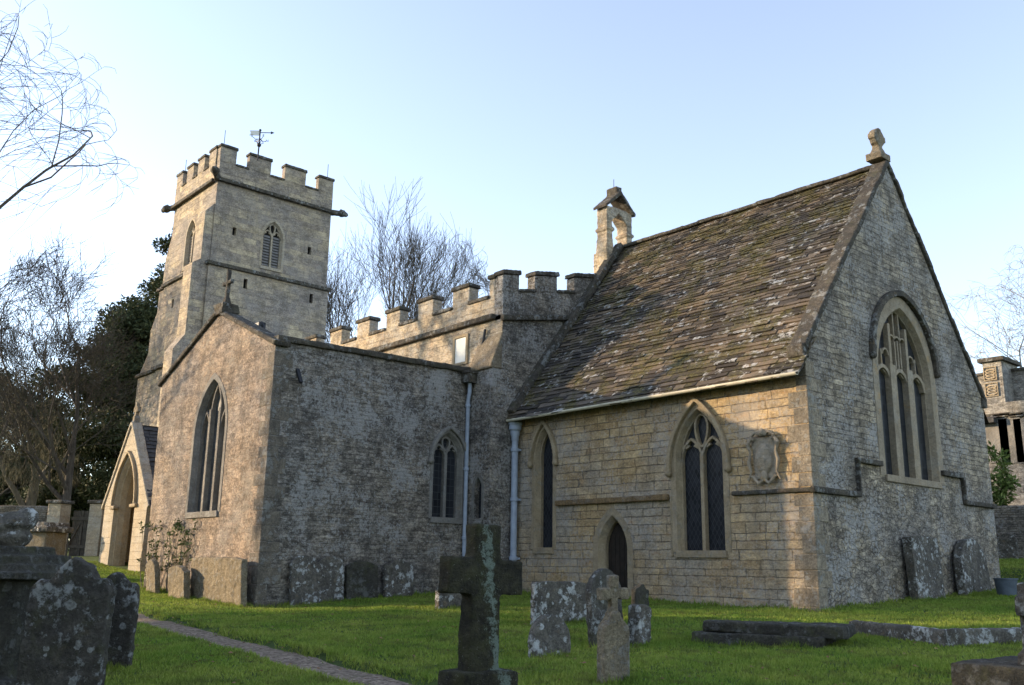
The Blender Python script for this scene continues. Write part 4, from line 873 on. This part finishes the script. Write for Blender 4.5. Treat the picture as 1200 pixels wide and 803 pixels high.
q = MB(); q.lathe((0, 0, Hh(640)), [(.1, 0), (.16, .06), (.2, .13), (.15, .2), (.21, .25), (.19, .33), (.08, .4)]); q.ball((.1, .05, Hh(640)+.33), .12); q.ball((-.08, -.1, Hh(640)+.25), .13); loc_build(q, 'urn', M['grave_b'], tb, .02, .05)
# against the transept's east wall
for px0, px1, pt, pb, kd, m, lb, tl in ((338, 403, 651, 709, 'double', M['grave_b'], 'wide double-arched lichened headstone against the shaded transept wall', 0),
        (404, 443, 657, 703, 'seg', M['grave_d'], 'plain dark mossy headstone between the double one and the scrolled one on the transept wall', 0),
        (449, 485, 655, 699, 'shoulder', M['grave_b'], 'yellow lichened headstone with small shoulders, last along the shaded transept wall', 0)):
    a = E_(px0, pb, TX+.25); b = E_(px1, pb, TX+.25); w = abs(a.y-b.y); y = (a.y+b.y)/2; zg = gzf(TX+.25, y); top = E_((px0+px1)/2, pt, TX+.2).z
    headstone(lb, kd, w-.06, top-zg, .12, 0, 0, m, base=(TX+.25, y, 0), lean=-6)
# stones against the sunlit south gable
for px, pt, kd, w, m, lb, t, dy in ((180, 655, 'circ', .62, M['grave_y'], 'narrow round-topped headstone at the left end of the sunlit transept gable', .13, .33),
        (211, 662, 'seg', .95, M['grave_y'], 'leaning curved-top headstone, second from left on the sunlit gable', .16, .5)):
    a = S_(px, 690, TY-dy); top = S_(px, pt, TY-dy).z; zg = gzf(a.x, a.y); headstone(lb, kd, w, top-zg, t, 0, 0, m, base=(a.x, TY-dy, 0), face='S', lean=7, tilt=(3 if kd == 'seg' else 0))
a = S_(226, 700, TY-.2); b = S_(289, 705, TY-.2); 
headstone('broad pale rectangular slab stone on the sunlit gable near the transept corner', 'flat', abs(a.x-b.x)*.95, 1.0, .15, 0, 0, M['grave_y'], base=((a.x+b.x)/2, TY-.22, 0), face='S', lean=4)
# dark slab in the corner beneath the pipe
a = S_(599, 697, -.5); headstone('short blackened slab leaning in the corner below the grey downpipe', 'flat', .75, .85, .16, 0, 0, M['grave_d'], base=(LX+.28, -.78, 0), face='E', lean=-5)
# east wall stones
for px0, px1, pt, pb, kd, lb in ((1074, 1108, 629, 692, 'flat', 'tall grey headstone with moulded top leaning on the east wall under the big window'), (1130, 1162, 632, 690, 'round', 'rounded dark headstone on the east wall at its far end')):
    a = E_(px0, pb, .3); b = E_(px1, pb, .3); y = (a.y+b.y)/2; zg = gzf(.3, y); top = E_((px0+px1)/2, pt, .3).z
    headstone(lb, kd, abs(a.y-b.y)-.08, top-zg, .2, 0, 0, M['grave_b'], base=(.22, y, 0), lean=-3)
# ledger tomb: two slabs
a = G_(806, 752); b = G_(985, 747); c = G_(985, 757)
lt = Vector((1.9, -4.2, gzf(1.9, -4.2))); lg = empty('ledger_tomb', lt, 'long low ledger tomb of two dark mossy slabs on the lawn', 'tomb')
pA = G_(811, 755); pB = G_(960, 760)
dirv = Vector((pB.x-pA.x, pB.y-pA.y)); Lg = Lgl = dirv.length; ang = math.atan2(dirv.y, dirv.x); lg.location = (pA.x+dirv.x/2, pA.y+dirv.y/2, gzf(pA.x+dirv.x/2, pA.y+dirv.y/2)); lg.rotation_euler = (0, 0, ang)
q = MB(); q.box(-Lg/2, Lg/2+.05, -.02, 1.0, -.1, .14, .02); loc_build(q, 'lower_slab', M['grave_d'], lg, .025, .05)
q = MB(); q.box(-Lg/2+.12, Lg/2+.3, .1, .95, .15, .29, .02); loc_build(q, 'upper_slab', M['grave_d'], lg, .025, .05)
# kerbed plot
kc = G_(1110, 757); kl = G_(1003, 742); kr = G_(1205, 752)
for A, B, lb in ((kl, kc, 'low mossy stone kerb running from the ledger tomb to its corner'), (kc, kr, 'grey stone kerb running right from the corner towards the frame edge')):
    v = Vector((B.x-A.x, B.y-A.y, 0)); L_ = v.length; q = MB(); q.local = 1; q.box(-L_/2-.06, L_/2+.06, -.1, .1, -.2, .2, .012); o = weather(q.build('kerb_stone', M['grave_b']), .025, .04, .2); o.location = ((A.x+B.x)/2, (A.y+B.y)/2, gzf((A.x+B.x)/2, (A.y+B.y)/2)); o.rotation_euler = (0, 0, math.atan2(v.y, v.x)); tag(o, lb, 'kerb')
# right edge cross and its base slab
pc_ = D_(1197, 780, 7.0); zb = gzf(pc_.x, pc_.y); rc = empty('stone_cross', (pc_.x, pc_.y, zb), 'weathered grey stone cross on flat dark slab, cut by the right edge', 'cross'); rc.rotation_euler = (0, 0, R(90))
Hz = lambda py: .74+(674-py)/F*7.0-zb
q = MB(); q.box(.26, .5, -.08, .08, Hz(775), Hz(683)); q.box(.19, .57, -.08, .08, Hz(722), Hz(699)); q.box(.22, .54, -.12, .12, Hz(782), Hz(765)); loc_build(q, 'cross_shaft', M['grave'], rc, .018)
q = MB(); q.box(-.1, 1.1, -.4, .5, Hz(815), Hz(779), .01); q.box(-.18, 1.2, -.5, .6, -.2, Hz(812)); loc_build(q, 'base_slab', M['grave_d'], rc, .022)
# blue grey tub at the north-east corner
p = D_(1180, 695, 21.); zb = gzf(p.x, p.y); q = MB(); q.lathe((0, 0, 0), [(.17, 0), (.2, .02), (.24, .36), (.26, .37), (.26, .4), (.22, .4), (.2, .1)], 24); q.local = 1; o = q.build('water_tub', M['bluetub'], smooth=True); o.modifiers.new('edge', 'EDGE_SPLIT').split_angle = R(35); o.location = (p.x, p.y, zb-.02); tag(o, 'small blue-grey metal tub beside the far corner of the church', 'tub')

# ================================================================ BEYOND THE CHURCHYARD
# right: drystone wall, manor house
bw0 = D_(1150, 648, 33); 
q = MB(); wy = 17.5; q.box(-11, 12, wy, wy+.5, 0, 3.05, .02); wo = weather(q.build('churchyard_wall', masonry('drystone', (.22, .19, .14), (.33, .29, .22), (.25, .23, .2), .25, .08, .014, (.08, .07, .05), .05, .8, .4, .1, .1, .04, .7)), .08, .06, .3); tag(wo, 'drystone churchyard wall with whitish stones behind the right corner', 'wall')
hs = S_(1182, 645, 15.5); headstone('small pale rounded headstone on the far grass before the drystone wall', 'round', .55, .85, .1, 0, 0, M['grave_b'], base=(hs.x, 15.5, 0), face='S')
HY = 27.
def hx(px): return S_(px, 600, HY).x
def hzv(px, py): return S_(px, py, HY).z
mn = empty('manor_house', (hx(1170), HY, 1), 'grey stone manor house with square chimney turret beyond the right corner of the church', 'house')
mh = masonry('manor_stone', (.26, .24, .2), (.36, .33, .27), (.28, .27, .25), .5, .28, .008, (.2, .18, .15), .02, .3, .3, .1, .05, .01, .6)
xa = hx(1140); xw = hx(1163); 
q = MB(); q.box(xa, xa+5.3, HY, HY+8, 0, hzv(1170, 480)); q.box(hx(1163), hx(1260), HY-1.5, HY+6, 0, hzv(1180, 478), 0); q.build('wall', mh, mn)
q = MB(); x0, x1 = hx(1167), hx(1240); zt = hzv(1180, 472); q.box(x0-.5, x1, HY+.2, HY+4, zt-.6, zt+1.4); tx0, tx1 = hx(1179), hx(1202); q.box(tx0, tx1, HY-.9, HY+.9, zt-.6, zt+1.75); q.build('chimney', mh, mn)
q = MB()
for k_ in range(2):
    for j_ in range(3): zz0 = zt+.25+k_*.72; q.sweep(PS(HY-.9), [(tx0+.3+.2*math.cos(a_), zz0+.14*j_+.08+.06*math.sin(a_)) for a_ in [6.2832*i/10+.3*j_ for i in range(10)]], .05, -.02, .05, closed=True)
    q.sweep(PS(HY-.9), [(tx0+.04, zt+.2+k_*.72), (tx0+.56, zt+.2+k_*.72), (tx0+.56, zt+.78+k_*.72), (tx0+.04, zt+.78+k_*.72)], .05, -.02, .06, closed=True)
q.build('carved_panel', M['dress'], mn)
q = MB(); q.box(tx0-.15, tx1+.15, HY-1.05, HY+1.05, zt+1.75, zt+1.92); q.box(x0-.6, x1+.1, HY+.1, HY+4.1, zt+1.4, zt+1.52); q.build('chimney_cap', M['coping'], mn)
q = MB(); q.add([(xa-.3, HY-1.9, zt-.9), (hx(1200), HY-1.9, zt-.9), (hx(1200), HY+2, zt+.3), (xa-.3, HY+2, zt+.3)], [(0, 1, 2, 3)]); q.box(xa-.3, hx(1197), HY-1.95, HY-1.6, zt-1.1, zt-.9); q.build('roof', M['slate_dark'], mn)
for px in (1170, 1186, 1204):
    wx = S_(px, 520, HY-1.5).x; q = MB(); zc = S_(px, 515, HY-1.5).z
    q.box(wx-.45, wx+.45, HY-1.56, HY-1.48, zc-1.0, zc+.9); wf = q.build('window', M['dress_g'], mn); q = MB(); q.box(wx-.38, wx-.03, HY-1.58, HY-1.55, zc-.9, zc+.8); q.box(wx+.03, wx+.38, HY-1.58, HY-1.55, zc-.9, zc+.8); q.build('pane', M['glass_g'], wf)
    q = MB(); q.sweep(PS(HY-1.5), [(wx-.6, zc+1.05), (wx+.6, zc+1.05)], .12, 0, .12); q.build('string_course', M['coping'], mn)

# left: churchyard wall, gate, piers, chest tomb
LD = 44
def LW(px, py, dep=LD): return D_(px, py, dep)
a = LW(-60, 650); b = LW(53, 650); c = LW(72, 650); d2 = LW(112, 650); e2 = LW(150, 650)
ztop = LW(30, 592).z; zbm = -.2
def wallseg(A, B, zt0, name, m, lb, cat, th=.45, amp=.05):
    v = Vector((B.x-A.x, B.y-A.y, 0)); L_ = v.length; q = MB(); q.local = 1; q.box(-L_/2, L_/2, -th/2, th/2, -.5, zt0, .01); o = weather(q.build(name, m), .09, amp, .3); zz = gzf((A.x+B.x)/2, (A.y+B.y)/2); o.location = ((A.x+B.x)/2, (A.y+B.y)/2, zz); o.rotation_euler = (0, 0, math.atan2(v.y, v.x)); return tag(o, lb, cat)
mid = ((a.x+b.x)/2, (a.y+b.y)/2); gm = gzf(*mid)
cwm = masonry('cotswold_wall', (.2, .16, .11), (.3, .25, .18), (.2, .18, .15), .3, .1, .012, (.08, .07, .05), .05, .5, .4, .1, .2, .03, .7)
wallseg(a, b, ztop-gm, 'churchyard_wall', cwm, 'brown coursed stone churchyard wall left of the gate', 'wall')
wallseg(d2, LW(190, 650), ztop-gm, 'churchyard_wall', cwm, 'short stretch of brown stone wall between gate and porch', 'wall')
def pier(px, lb):
    p = LW(px, 650, LD-.3); zz = gzf(p.x, p.y); zt1 = LW(px, 590).z-zz; pe = empty('gate_pier', (p.x, p.y, zz), lb, 'gate pier', 'stone gate piers'); pe.rotation_euler = (0, 0, R(35))
    q = MB(); q.box(-.35, .35, -.35, .35, -.3, zt1); loc_build(q, 'shaft', M['porch'], pe, .05); q = MB(); q.box(-.45, .45, -.45, .45, zt1, zt1+.16); loc_build(q, 'cap', M['coping'], pe, .04)
pier(63, 'square stone gate pier left of the wooden gate'); pier(112, 'square stone gate pier right of the wooden gate, beside the porch')
zz = gzf((c.x+d2.x)/2, (c.y+d2.y)/2); gt = empty('wooden_gate', ((c.x+d2.x)/2, (c.y+d2.y)/2, zz), 'tall boarded wooden gate between two stone piers', 'gate'); v = Vector((d2.x-c.x, d2.y-c.y)); gt.rotation_euler = (0, 0, math.atan2(v.y, v.x)); Lg = v.length
gh = LW(90, 598).z-zz
q = MB(); q.local = 1; n = 12
for i in range(n): x = -Lg/2+.35+(Lg-.7)*i/n; q.box(x, x+(Lg-.7)/n-.015, -.02, .02, -.1, gh+random.uniform(-.01, .01))
q.build('board_panel', M['gatewood'], gt)
q = MB(); q.local = 1; q.box(-Lg/2+.3, Lg/2-.3, -.08, -.022, .35, .5); q.box(-Lg/2+.3, Lg/2-.3, -.08, -.022, gh-.45, gh-.3); q.bar((-Lg/2+.3, -.05, .5), (0, -.05, gh-.45), .05, .12, (0, 1, 0)); q.box(-.05, .05, -.075, -.025, 0, gh); q.build('brace', M['gatewood'], gt)
p = D_(52, 650, 34); zz = gzf(p.x, p.y); ct = empty('chest_tomb', (p.x, p.y, zz), 'pale chest tomb with thick lichened lid in front of the gate pier', 'tomb'); ct.rotation_euler = (0, 0, R(30)); hh = D_(58, 624, 34).z-zz
q = MB(); q.box(-.45, .45, -.5, .5, -.4, hh); loc_build(q, 'chest', M['grave_y'], ct, .04); q = MB(); q.box(-.62, .62, -.65, .65, hh, hh+.2); q.box(-.5, .5, -.55, .55, hh+.2, hh+.35); loc_build(q, 'lid', M['grave_b'], ct, .03, .06)
# hillside with far wood on the horizon
hb = MB()
nseg = 80
for i in range(nseg+1):
    an = R(100)+R(110)*i/nseg; hgt = 7+2.5*math.sin(i*.7)+2*math.sin(i*.23+1)
    for rr, zq in ((240, -1), (300, hgt*.8), (380, hgt), (600, 0)): hb.v.append((CAM[0]+rr*math.cos(an), CAM[1]+rr*math.sin(an), zq))
for i in range(nseg):
    for j in range(3): a_ = i*4+j; hb.f.append((a_, a_+4, a_+5, a_+1))
tag(hb.build('hills', simple('distant_wooded_hill', (.045, .05, .03), 1, 0, .4, .1), smooth=True), kind='structure')

# ================================================================ TREES
class Tree:
    def __init__(s, seed, env=None): s.r = random.Random(seed); s.seg = []; s.ends = []; s.env = env
    def grow(s, p, d, L, r, lev, maxlev, spread=.6, droop=0., up=.1, nseg=5, kids=(3, 5), shrink=.62, rmin=.012, wob=.22):
        R_ = s.r; pts = [p.copy()]; rad = [r]; d = d.normalized(); r1 = r*.55 if lev < maxlev else rmin*.6
        for i in range(nseg):
            d = (d+Vector((R_.gauss(0, wob), R_.gauss(0, wob), R_.gauss(0, wob)))*(.2 if lev == 0 else .5+.04*lev)+Vector((0, 0, up-droop*lev))).normalized()
            if s.env and lev > 0:
                ec, er = s.env; qv = Vector(((p.x-ec[0])/er[0], (p.y-ec[1])/er[0], (p.z-ec[2])/er[1]))
                if qv.length > .82: d = (d-Vector((qv.x, qv.y, qv.z)).normalized()*(qv.length-.82)*(1.1 if lev > 2 else .3)).normalized()
            p = p+d*L/nseg*(1 if not s.env or lev < 1 or qv.length < 1 else .45); pts.append(p.copy()); rad.append(r+(r1-r)*(i+1)/nseg)
        s.seg.append((lev, pts, rad)); 
        if lev >= maxlev: s.ends.append(p.copy()); return
        nk = R_.randint(*kids)
        for k in range(nk):
            t = 1. if k == 0 else R_.uniform(.3, 1.) if lev > 0 else R_.uniform(.45, 1.)
            i = min(nseg-1, int(t*nseg)); q = pts[i].lerp(pts[i+1], t*nseg-i) if t < 1 else pts[-1]; rr = rad[min(i+1, nseg)]
            dd = (pts[min(i+1, nseg)]-pts[i]).normalized() if t < 1 else d
            side = Vector((R_.gauss(0, 1), R_.gauss(0, 1), R_.gauss(0, 1))); side = (side-dd*side.dot(dd)).normalized()
            sp = spread*(R_.uniform(.25, .6) if k == 0 else R_.uniform(.7, 1.4))
            s.grow(q, dd+side*sp, L*shrink*R_.uniform(.75, 1.2), max(rmin, rr*(.85 if k == 0 else .62)), lev+1, maxlev, spread, droop, up, nseg if lev < 2 else max(3, nseg-1), kids, shrink, rmin, wob)
    def build(s, name, label, loc, m1, m2, split=2, cat='tree', group=None):
        o = empty(name, loc, label, cat, group)
        a = MB(); a.nomerge = 1; a.local = 1; b = MB(); b.nomerge = 1; b.local = 1
        for lev, pts, rad in s.seg:
            if lev < split: a.tube(pts, rad, 8 if lev == 0 else 6, False)
            else: b.tube(pts, rad, 4 if lev < 4 else 3, False)
        a.build('trunk', m1, o, smooth=True); 
        if b.v: b.build('crown', m2, o, smooth=False)
        return o
def bare(label, px, dep, H, rad, r, seed, lean=(0, 0), maxlev=5, group='leafless trees round the churchyard', name='bare_tree', pyb=650, trunk=.3, base=.25, m1=None, m2=None, **kw):
    p = D_(px, pyb, dep); z = gzf(p.x, p.y); t = Tree(seed, ((lean[0]*H*.5, lean[1]*H*.5, H*(.5+base/2)), (rad, H*(.5-base/2)/.95)))
    t.grow(Vector((0, 0, -.3)), Vector((lean[0], lean[1], 1)), H*trunk, r, 0, maxlev, **kw)
    return t.build(name, label, (p.x, p.y, z), m1 or M['bark'], m2 or M['bark'], group=group)
bare('tall leafless tree whose arching branches enter from the left edge of the frame', -240, 30, 20.5, 7.6, .46, 14, (.0, .0), 6, trunk=.36, base=.08, spread=.85, shrink=.76, up=.02, kids=(3, 4), rmin=.009, wob=.2)
bare('slender leafless tree rising in front of the yew', 72, 45, 16.5, 5.2, .27, 29, (0, 0), 6, trunk=.36, base=.1, spread=.75, shrink=.74, up=.08, kids=(3, 5), rmin=.011, wob=.16)
bare('drooping leafless tree with olive twigs and pale trunk behind the wall', 26, 47, 11.5, 6.2, .4, 32, (.05, 0), 6, trunk=.36, base=.1, spread=.9, shrink=.7, up=.22, droop=.1, kids=(3, 5), rmin=.012, m1=M['bark_l'], m2=M['twig'])
bare('second leafless tree at the far left behind the headstones', -20, 54, 16, 6, .3, 41, (0, 0), 6, trunk=.34, spread=.8, shrink=.7, up=.06, kids=(3, 4), rmin=.01)
bare('broad leafless tree with many upright branches behind the tower', 436, 58, 25.5, 6.6, .7, 52, (0, 0), 6, trunk=.3, base=.15, spread=.6, shrink=.75, up=.12, kids=(3, 5), rmin=.013, wob=.1)
bare('smaller leafless tree right of the tower behind the battlements', 498, 62, 21.5, 5.4, .45, 63, (.0, 0), 6, trunk=.34, base=.15, spread=.55, shrink=.72, up=.14, kids=(3, 4), rmin=.012, wob=.1)
bare('leafless tree spreading above the manor house at the right edge', 1198, 62, 20.5, 6.2, .4, 77, (0, 0), 6, trunk=.4, spread=.9, shrink=.74, up=.03, kids=(3, 4), rmin=.012, m1=M['bark_l'], m2=M['bark_l'])
def leafcloud(clumps, n, size, seed, flat=.5, droop=0.):
    r_ = np.random.default_rng(seed); C_ = np.array([c[:3] for c in clumps]); Rr = np.array([c[3:6] for c in clumps]); vol = Rr.prod(1)**.7; pr = vol/vol.sum()
    ci = r_.choice(len(clumps), n, p=pr); d_ = r_.normal(size=(n, 3)); d_ /= np.linalg.norm(d_, axis=1, keepdims=True); rad = r_.random((n, 1))**.45
    P = C_[ci]+d_*rad*Rr[ci]
    a = r_.normal(size=(n, 3)); a += d_*1.2; a[:, 2] -= droop; a /= np.linalg.norm(a, axis=1, keepdims=True); b = np.cross(a, r_.normal(size=(n, 3))); b /= np.linalg.norm(b, axis=1, keepdims=True)
    sz = size*r_.uniform(.5, 1.4, (n, 1)); A = a*sz; B = b*sz*flat
    V = np.stack([P-A*.2, P+A*.4+B*.5, P+A, P+A*.4-B*.5], 1).reshape(-1, 3); T = np.repeat(r_.random((n, 1)), 4, 0)
    return V, np.arange(n*4).reshape(n, 4), T
def evergreen(name, label, px, dep, H, Wd, n, seed, m, size=.35, shape='cone', trunk=.4, pyb=650, group=None):
    p = D_(px, pyb, dep); z = gzf(p.x, p.y); o = empty(name, (p.x, p.y, z), label, 'tree', group); r_ = random.Random(seed)
    q = MB(); q.local = 1; pts = [(0, 0, -.3), (.1, 0, H*.3), (.0, .1, H*.6), (.1, .1, H*.9)]; q.tube(pts, [trunk, trunk*.8, trunk*.5, .06], 8)
    cl_ = []
    for i in range(70):
        t = r_.uniform(.08, 1)**.9; an = r_.uniform(0, 6.28); env = (1-t)**.45*Wd if shape == 'cone' else Wd*math.sin(math.pi*min(.98, t*.85+.12))
        rr = env*r_.uniform(.3, 1.); x, y, zz_ = rr*math.cos(an), rr*math.sin(an), H*t*.94; s_ = r_.uniform(.7, 1.5)*(.5+.5*(1-t))*Wd*.24
        cl_.append((x, y, zz_, s_*1.3, s_*1.3, s_*.75)); 
        if rr > .8: q.tube([(0, 0, max(.5, zz_-rr*.5)), (x*.5, y*.5, zz_-rr*.15), (x, y, zz_)], [.09, .05, .02], 5, False)
    q.build('trunk', M['bark'], o)
    V, Fc, T = leafcloud(cl_, n, size, seed); np_mesh('crown', V, Fc, T, m, o); return o
evergreen('yew_tree', 'tall dark yew directly left of the tower', 184, 56, 21.5, 6.2, 130000, 5, M['yew'], .2)
evergreen('yew_tree', 'broad dark yew in front of the taller one, behind the porch', 124, 53, 14.5, 5.4, 90000, 6, M['yew'], .2, 'dome')
evergreen('yew_tree', 'low dark evergreen at the left behind the drooping tree', 40, 62, 10.5, 6.2, 60000, 7, M['yew'], .22, 'dome')
evergreen('yew_tree', 'dark evergreen at the far left edge', -30, 62, 13, 6., 50000, 8, M['yew'], .22, 'dome')
bare('leafless tree whose bare crown dapples the low sun', 600, 20, 10.2, 2.3, .16, 91, (0, 0), 6, trunk=.4, spread=.7, shrink=.7, up=.08, kids=(3, 4), rmin=.012).location = (-23.1, -19.3, gzf(-23.1, -19.3))
# unseen yews: western ones shade the lawn, southern ones added to cut sky fill
for x, y, H_, W_, lb in ((-21.2, -22.2, 11, 4.3, 'nearest shading yew by the path'), (-17.6, -27.4, 12, 4.6, 'second shading yew further from the path'), (-13.6, -32.4, 12, 4.8, 'third shading yew south of the path'), (-3, -38, 14, 5.5, 'unseen big yew added in the south to cut sky fill'), (9, -42, 14, 5.5, 'unseen big yew added behind the viewpoint to cut sky fill'), (21, -38, 13, 5.5, 'unseen yew added in the south-east to cut sky fill')):
    P_ = np.array((x, y, 0.))
    o = evergreen('yew_tree', lb, 600, 20, H_, W_, 30000, int(x+60), M['yew'], .3, 'dome'); o.location = (x, y, gzf(x, y))
p = S_(1172, 560, 18.8); o = empty('shrub', (p.x, 18.8, 1.2), 'green leafy shrub behind the drystone wall beside the manor', 'shrub'); zc = p.z-1.2
V, Fc, T = leafcloud([(0, 0, zc-.3, .4, .4, .7), (.15, 0, zc+.5, .2, .3, .5), (-.2, 0, zc+.9, .15, .2, .35), (-.3, 0, zc-.9, .5, .4, .6), (.3, 0, zc-.2, .25, .3, .25)], 1500, .15, 4, .5); np_mesh('foliage', V, Fc, T, M['shrub'], o); q = MB(); q.local = 1; q.tube([(0, 0, -.3), (0, 0, zc)], [.05, .02], 6); q.build('stem', M['bark'], o)

# climbing rambler on the transept gable
o = empty('climbing_plant', (-14.2, TY-.06, gzf(-14.2, TY-.1)), 'straggly climbing rose with sparse leaves on the sunlit transept gable', 'climbing plant'); r_ = random.Random(8); q = MB(); q.local = 1; cl_ = []
zb = o.location.z
for bx in (-1.75, -1.1, -.2, .3, .6):
    for k in range(5):
        x = bx+r_.uniform(-.15, .15); pts = [(x, 0, 0)]; z = 0; top = r_.uniform(.7, 1.75)
        dx = r_.uniform(-.12, .12)
        while z < top: z += .16; x += dx*r_.uniform(0, 1.2)+r_.uniform(-.04, .04); pts.append((x, r_.uniform(-.06, 0), z)); 
        q.tube(pts, [.014-.009*i/len(pts) for i in range(len(pts))], 4, False)
        for i in range(3, len(pts)): 
            if r_.random() < .45: cl_.append((*pts[i], .09, .04, .09))
for k in range(10): cl_.append((r_.uniform(-.4, .9), -.03, r_.uniform(1.45, 1.85), .16, .05, .09))
for k in range(5): cl_.append((r_.uniform(-2.2, -1.2), -.05, r_.uniform(1.65, 1.85), .1, .05, .05))
q.build('stem', M['bark_l'], o); V, Fc, T = leafcloud(cl_, 900, .07, 3, .6); np_mesh('leaves', V, Fc, T, M['leaf'], o)

# ================================================================ GRASS
def in_church(x, y):
    b = ((x > LX) & (x < .02) & (y > -.02) & (y < 8.6)) | ((x > TW) & (x < TX) & (y > TY)) | ((x > -30) & (x < LX) & (y > NY)) | ((x > pl) & (x < pr_) & (y > PY) & (y < 0)) | ((x > -10) & (x < LX) & (y > BY))
    return b
def grass(N, seed):
    r_ = np.random.default_rng(seed); dist = 4.5+32*r_.random(N*3)**1.15; fx, fy = FW[0], FW[1]; nf = math.hypot(fx, fy); fx /= nf; fy /= nf; lat = r_.uniform(-.64, .64, N*3)
    x = CAM[0]+dist*(fx-lat*-fy*-1*-1) if 0 else CAM[0]+dist*(fx+lat*fy); y = CAM[1]+dist*(fy-lat*fx)
    pdn = path_dist(x, y); edge = PW-.02+.1*np.sin(x*3.3)*np.sin(y*4.1+x)+.06*np.sin(x*11.)
    ok = (~in_church(x, y)) & ((pdn > edge) | ((r_.random(len(x)) < .03)))
    x, y, pdn, dist = x[ok][:N], y[ok][:N], pdn[ok][:N], dist[ok][:N]; n = len(x)
    z = gz(x, y)-.11*(1-sstep(PW-.04, PW+.1, pdn))
    patch = .5+.5*np.sin(x*1.7+1.3*np.sin(y*1.1))*np.sin(y*2.1+np.sin(x*1.9)); fine = r_.random(n)
    nearw = np.minimum(np.minimum(np.where((x > LX) & (x < .3), np.abs(y), 9), np.where((x > TW) & (x < TX+.1), np.abs(y-TY), 9)), np.minimum(np.where((y > 0) & (y < 8.5), np.abs(x), 9), np.where(y > TY, np.abs(x-TX), 9)))
    h = (.016+.026*fine+.03*patch**2)*(1+1.6*np.exp(-(nearw/.12)**2)+.9*np.exp(-((pdn-PW)/.12)**2)); w = .0035+.0035*r_.random(n)+.0005*dist
    an = r_.random(n)*6.2832; ln = r_.uniform(.1, 1.1, n)*h; la = r_.random(n)*6.2832
    ax, ay = np.cos(an)*w, np.sin(an)*w; lx, ly = np.cos(la)*ln, np.sin(la)*ln
    V = np.stack([np.stack([x-ax, y-ay, z-.005], 1), np.stack([x+ax, y+ay, z-.005], 1), np.stack([x+lx, y+ly, z+h], 1)], 1).reshape(-1, 3)
    T = np.repeat(r_.random((n, 1)), 3, 0); return V, np.arange(n*3).reshape(n, 3), T
V, Fc, T = grass(520000, 3)
STONES += [(fc.x, fc.y, .75, .65, 1, 0), (2.9, -8.9, .35, .15, 1, 0), (lg.location.x-.3, lg.location.y+.4, Lgl, 1., 0, ang), (tb.location.x, tb.location.y, 1.3, 1.3, 0, R(40))]
tv = []
for (sx, sy, w_, t_, fe, yw) in STONES:
    n_ = int(260+700*w_); a_ = rng.uniform(0, 1, n_)*2*(w_+t_); u_ = np.where(a_ < w_, a_-w_/2, np.where(a_ < w_+t_, w_/2, np.where(a_ < 2*w_+t_, a_-w_-t_-w_/2, -w_/2))); v_ = np.where(a_ < w_, -t_/2, np.where(a_ < w_+t_, a_-w_-t_/2, np.where(a_ < 2*w_+t_, t_/2, a_-2*w_-t_-t_/2)))
    u_ = u_*(1+np.abs(rng.normal(0, .06, n_)))+rng.normal(0, .02, n_); v_ = v_+np.sign(v_)*np.abs(rng.normal(0, .05, n_)); th = yw+(math.pi/2 if fe else 0)
    x_ = sx+u_*math.cos(th)-v_*math.sin(th); y_ = sy+u_*math.sin(th)+v_*math.cos(th); z_ = gz(x_, y_); h_ = rng.uniform(.03, .11, n_)*(.6+.6*np.sin(a_*5)**2); an_ = rng.uniform(0, 6.28, n_); wd_ = rng.uniform(.004, .009, n_); lx_ = rng.normal(0, .4, n_)*h_; ly_ = rng.normal(0, .4, n_)*h_
    tv.append(np.stack([np.stack([x_-np.cos(an_)*wd_, y_-np.sin(an_)*wd_, z_-.01], 1), np.stack([x_+np.cos(an_)*wd_, y_+np.sin(an_)*wd_, z_-.01], 1), np.stack([x_+lx_, y_+ly_, z_+h_], 1)], 1).reshape(-1, 3))
tv = np.concatenate(tv); V = np.concatenate([V, tv]); nt_ = len(V)//3; Fc = np.arange(nt_*3).reshape(nt_, 3); T = np.concatenate([T, np.repeat(rng.random((len(tv)//3, 1)), 3, 0)])
o = np_mesh('grass', V, Fc, T, M['blade'], k=3); tag(o, 'short mossy green churchyard grass', 'grass', kind='stuff')
# fallen leaves
n = 700; r_ = np.random.default_rng(2); V = []; Fc = []; T = []
k = 0
while k < n:
    x, y = r_.uniform(-12, 7), r_.uniform(-12, -2)
    if in_church(np.array([x]), np.array([y]))[0]: continue
    z = gzf(x, y)+.04; a = r_.uniform(0, 6.28); s_ = r_.uniform(.012, .035); u = np.array([math.cos(a), math.sin(a), r_.uniform(-.3, .3)])*s_; v = np.array([-math.sin(a), math.cos(a), r_.uniform(-.3, .5)])*s_*.6; c0 = np.array([x, y, z]); b0 = len(V)
    V += [c0-u, c0+v, c0+u, c0-v+np.array([0, 0, .01])]; Fc.append((b0, b0+1, b0+2, b0+3)); T += [(r_.random(),)]*4; k += 1
o = np_mesh('fallen_leaves', np.array(V), np.array(Fc), np.array(T), M['deadleaf']); tag(o, 'scattered brown fallen leaves on the lawn', 'leaves', kind='stuff')
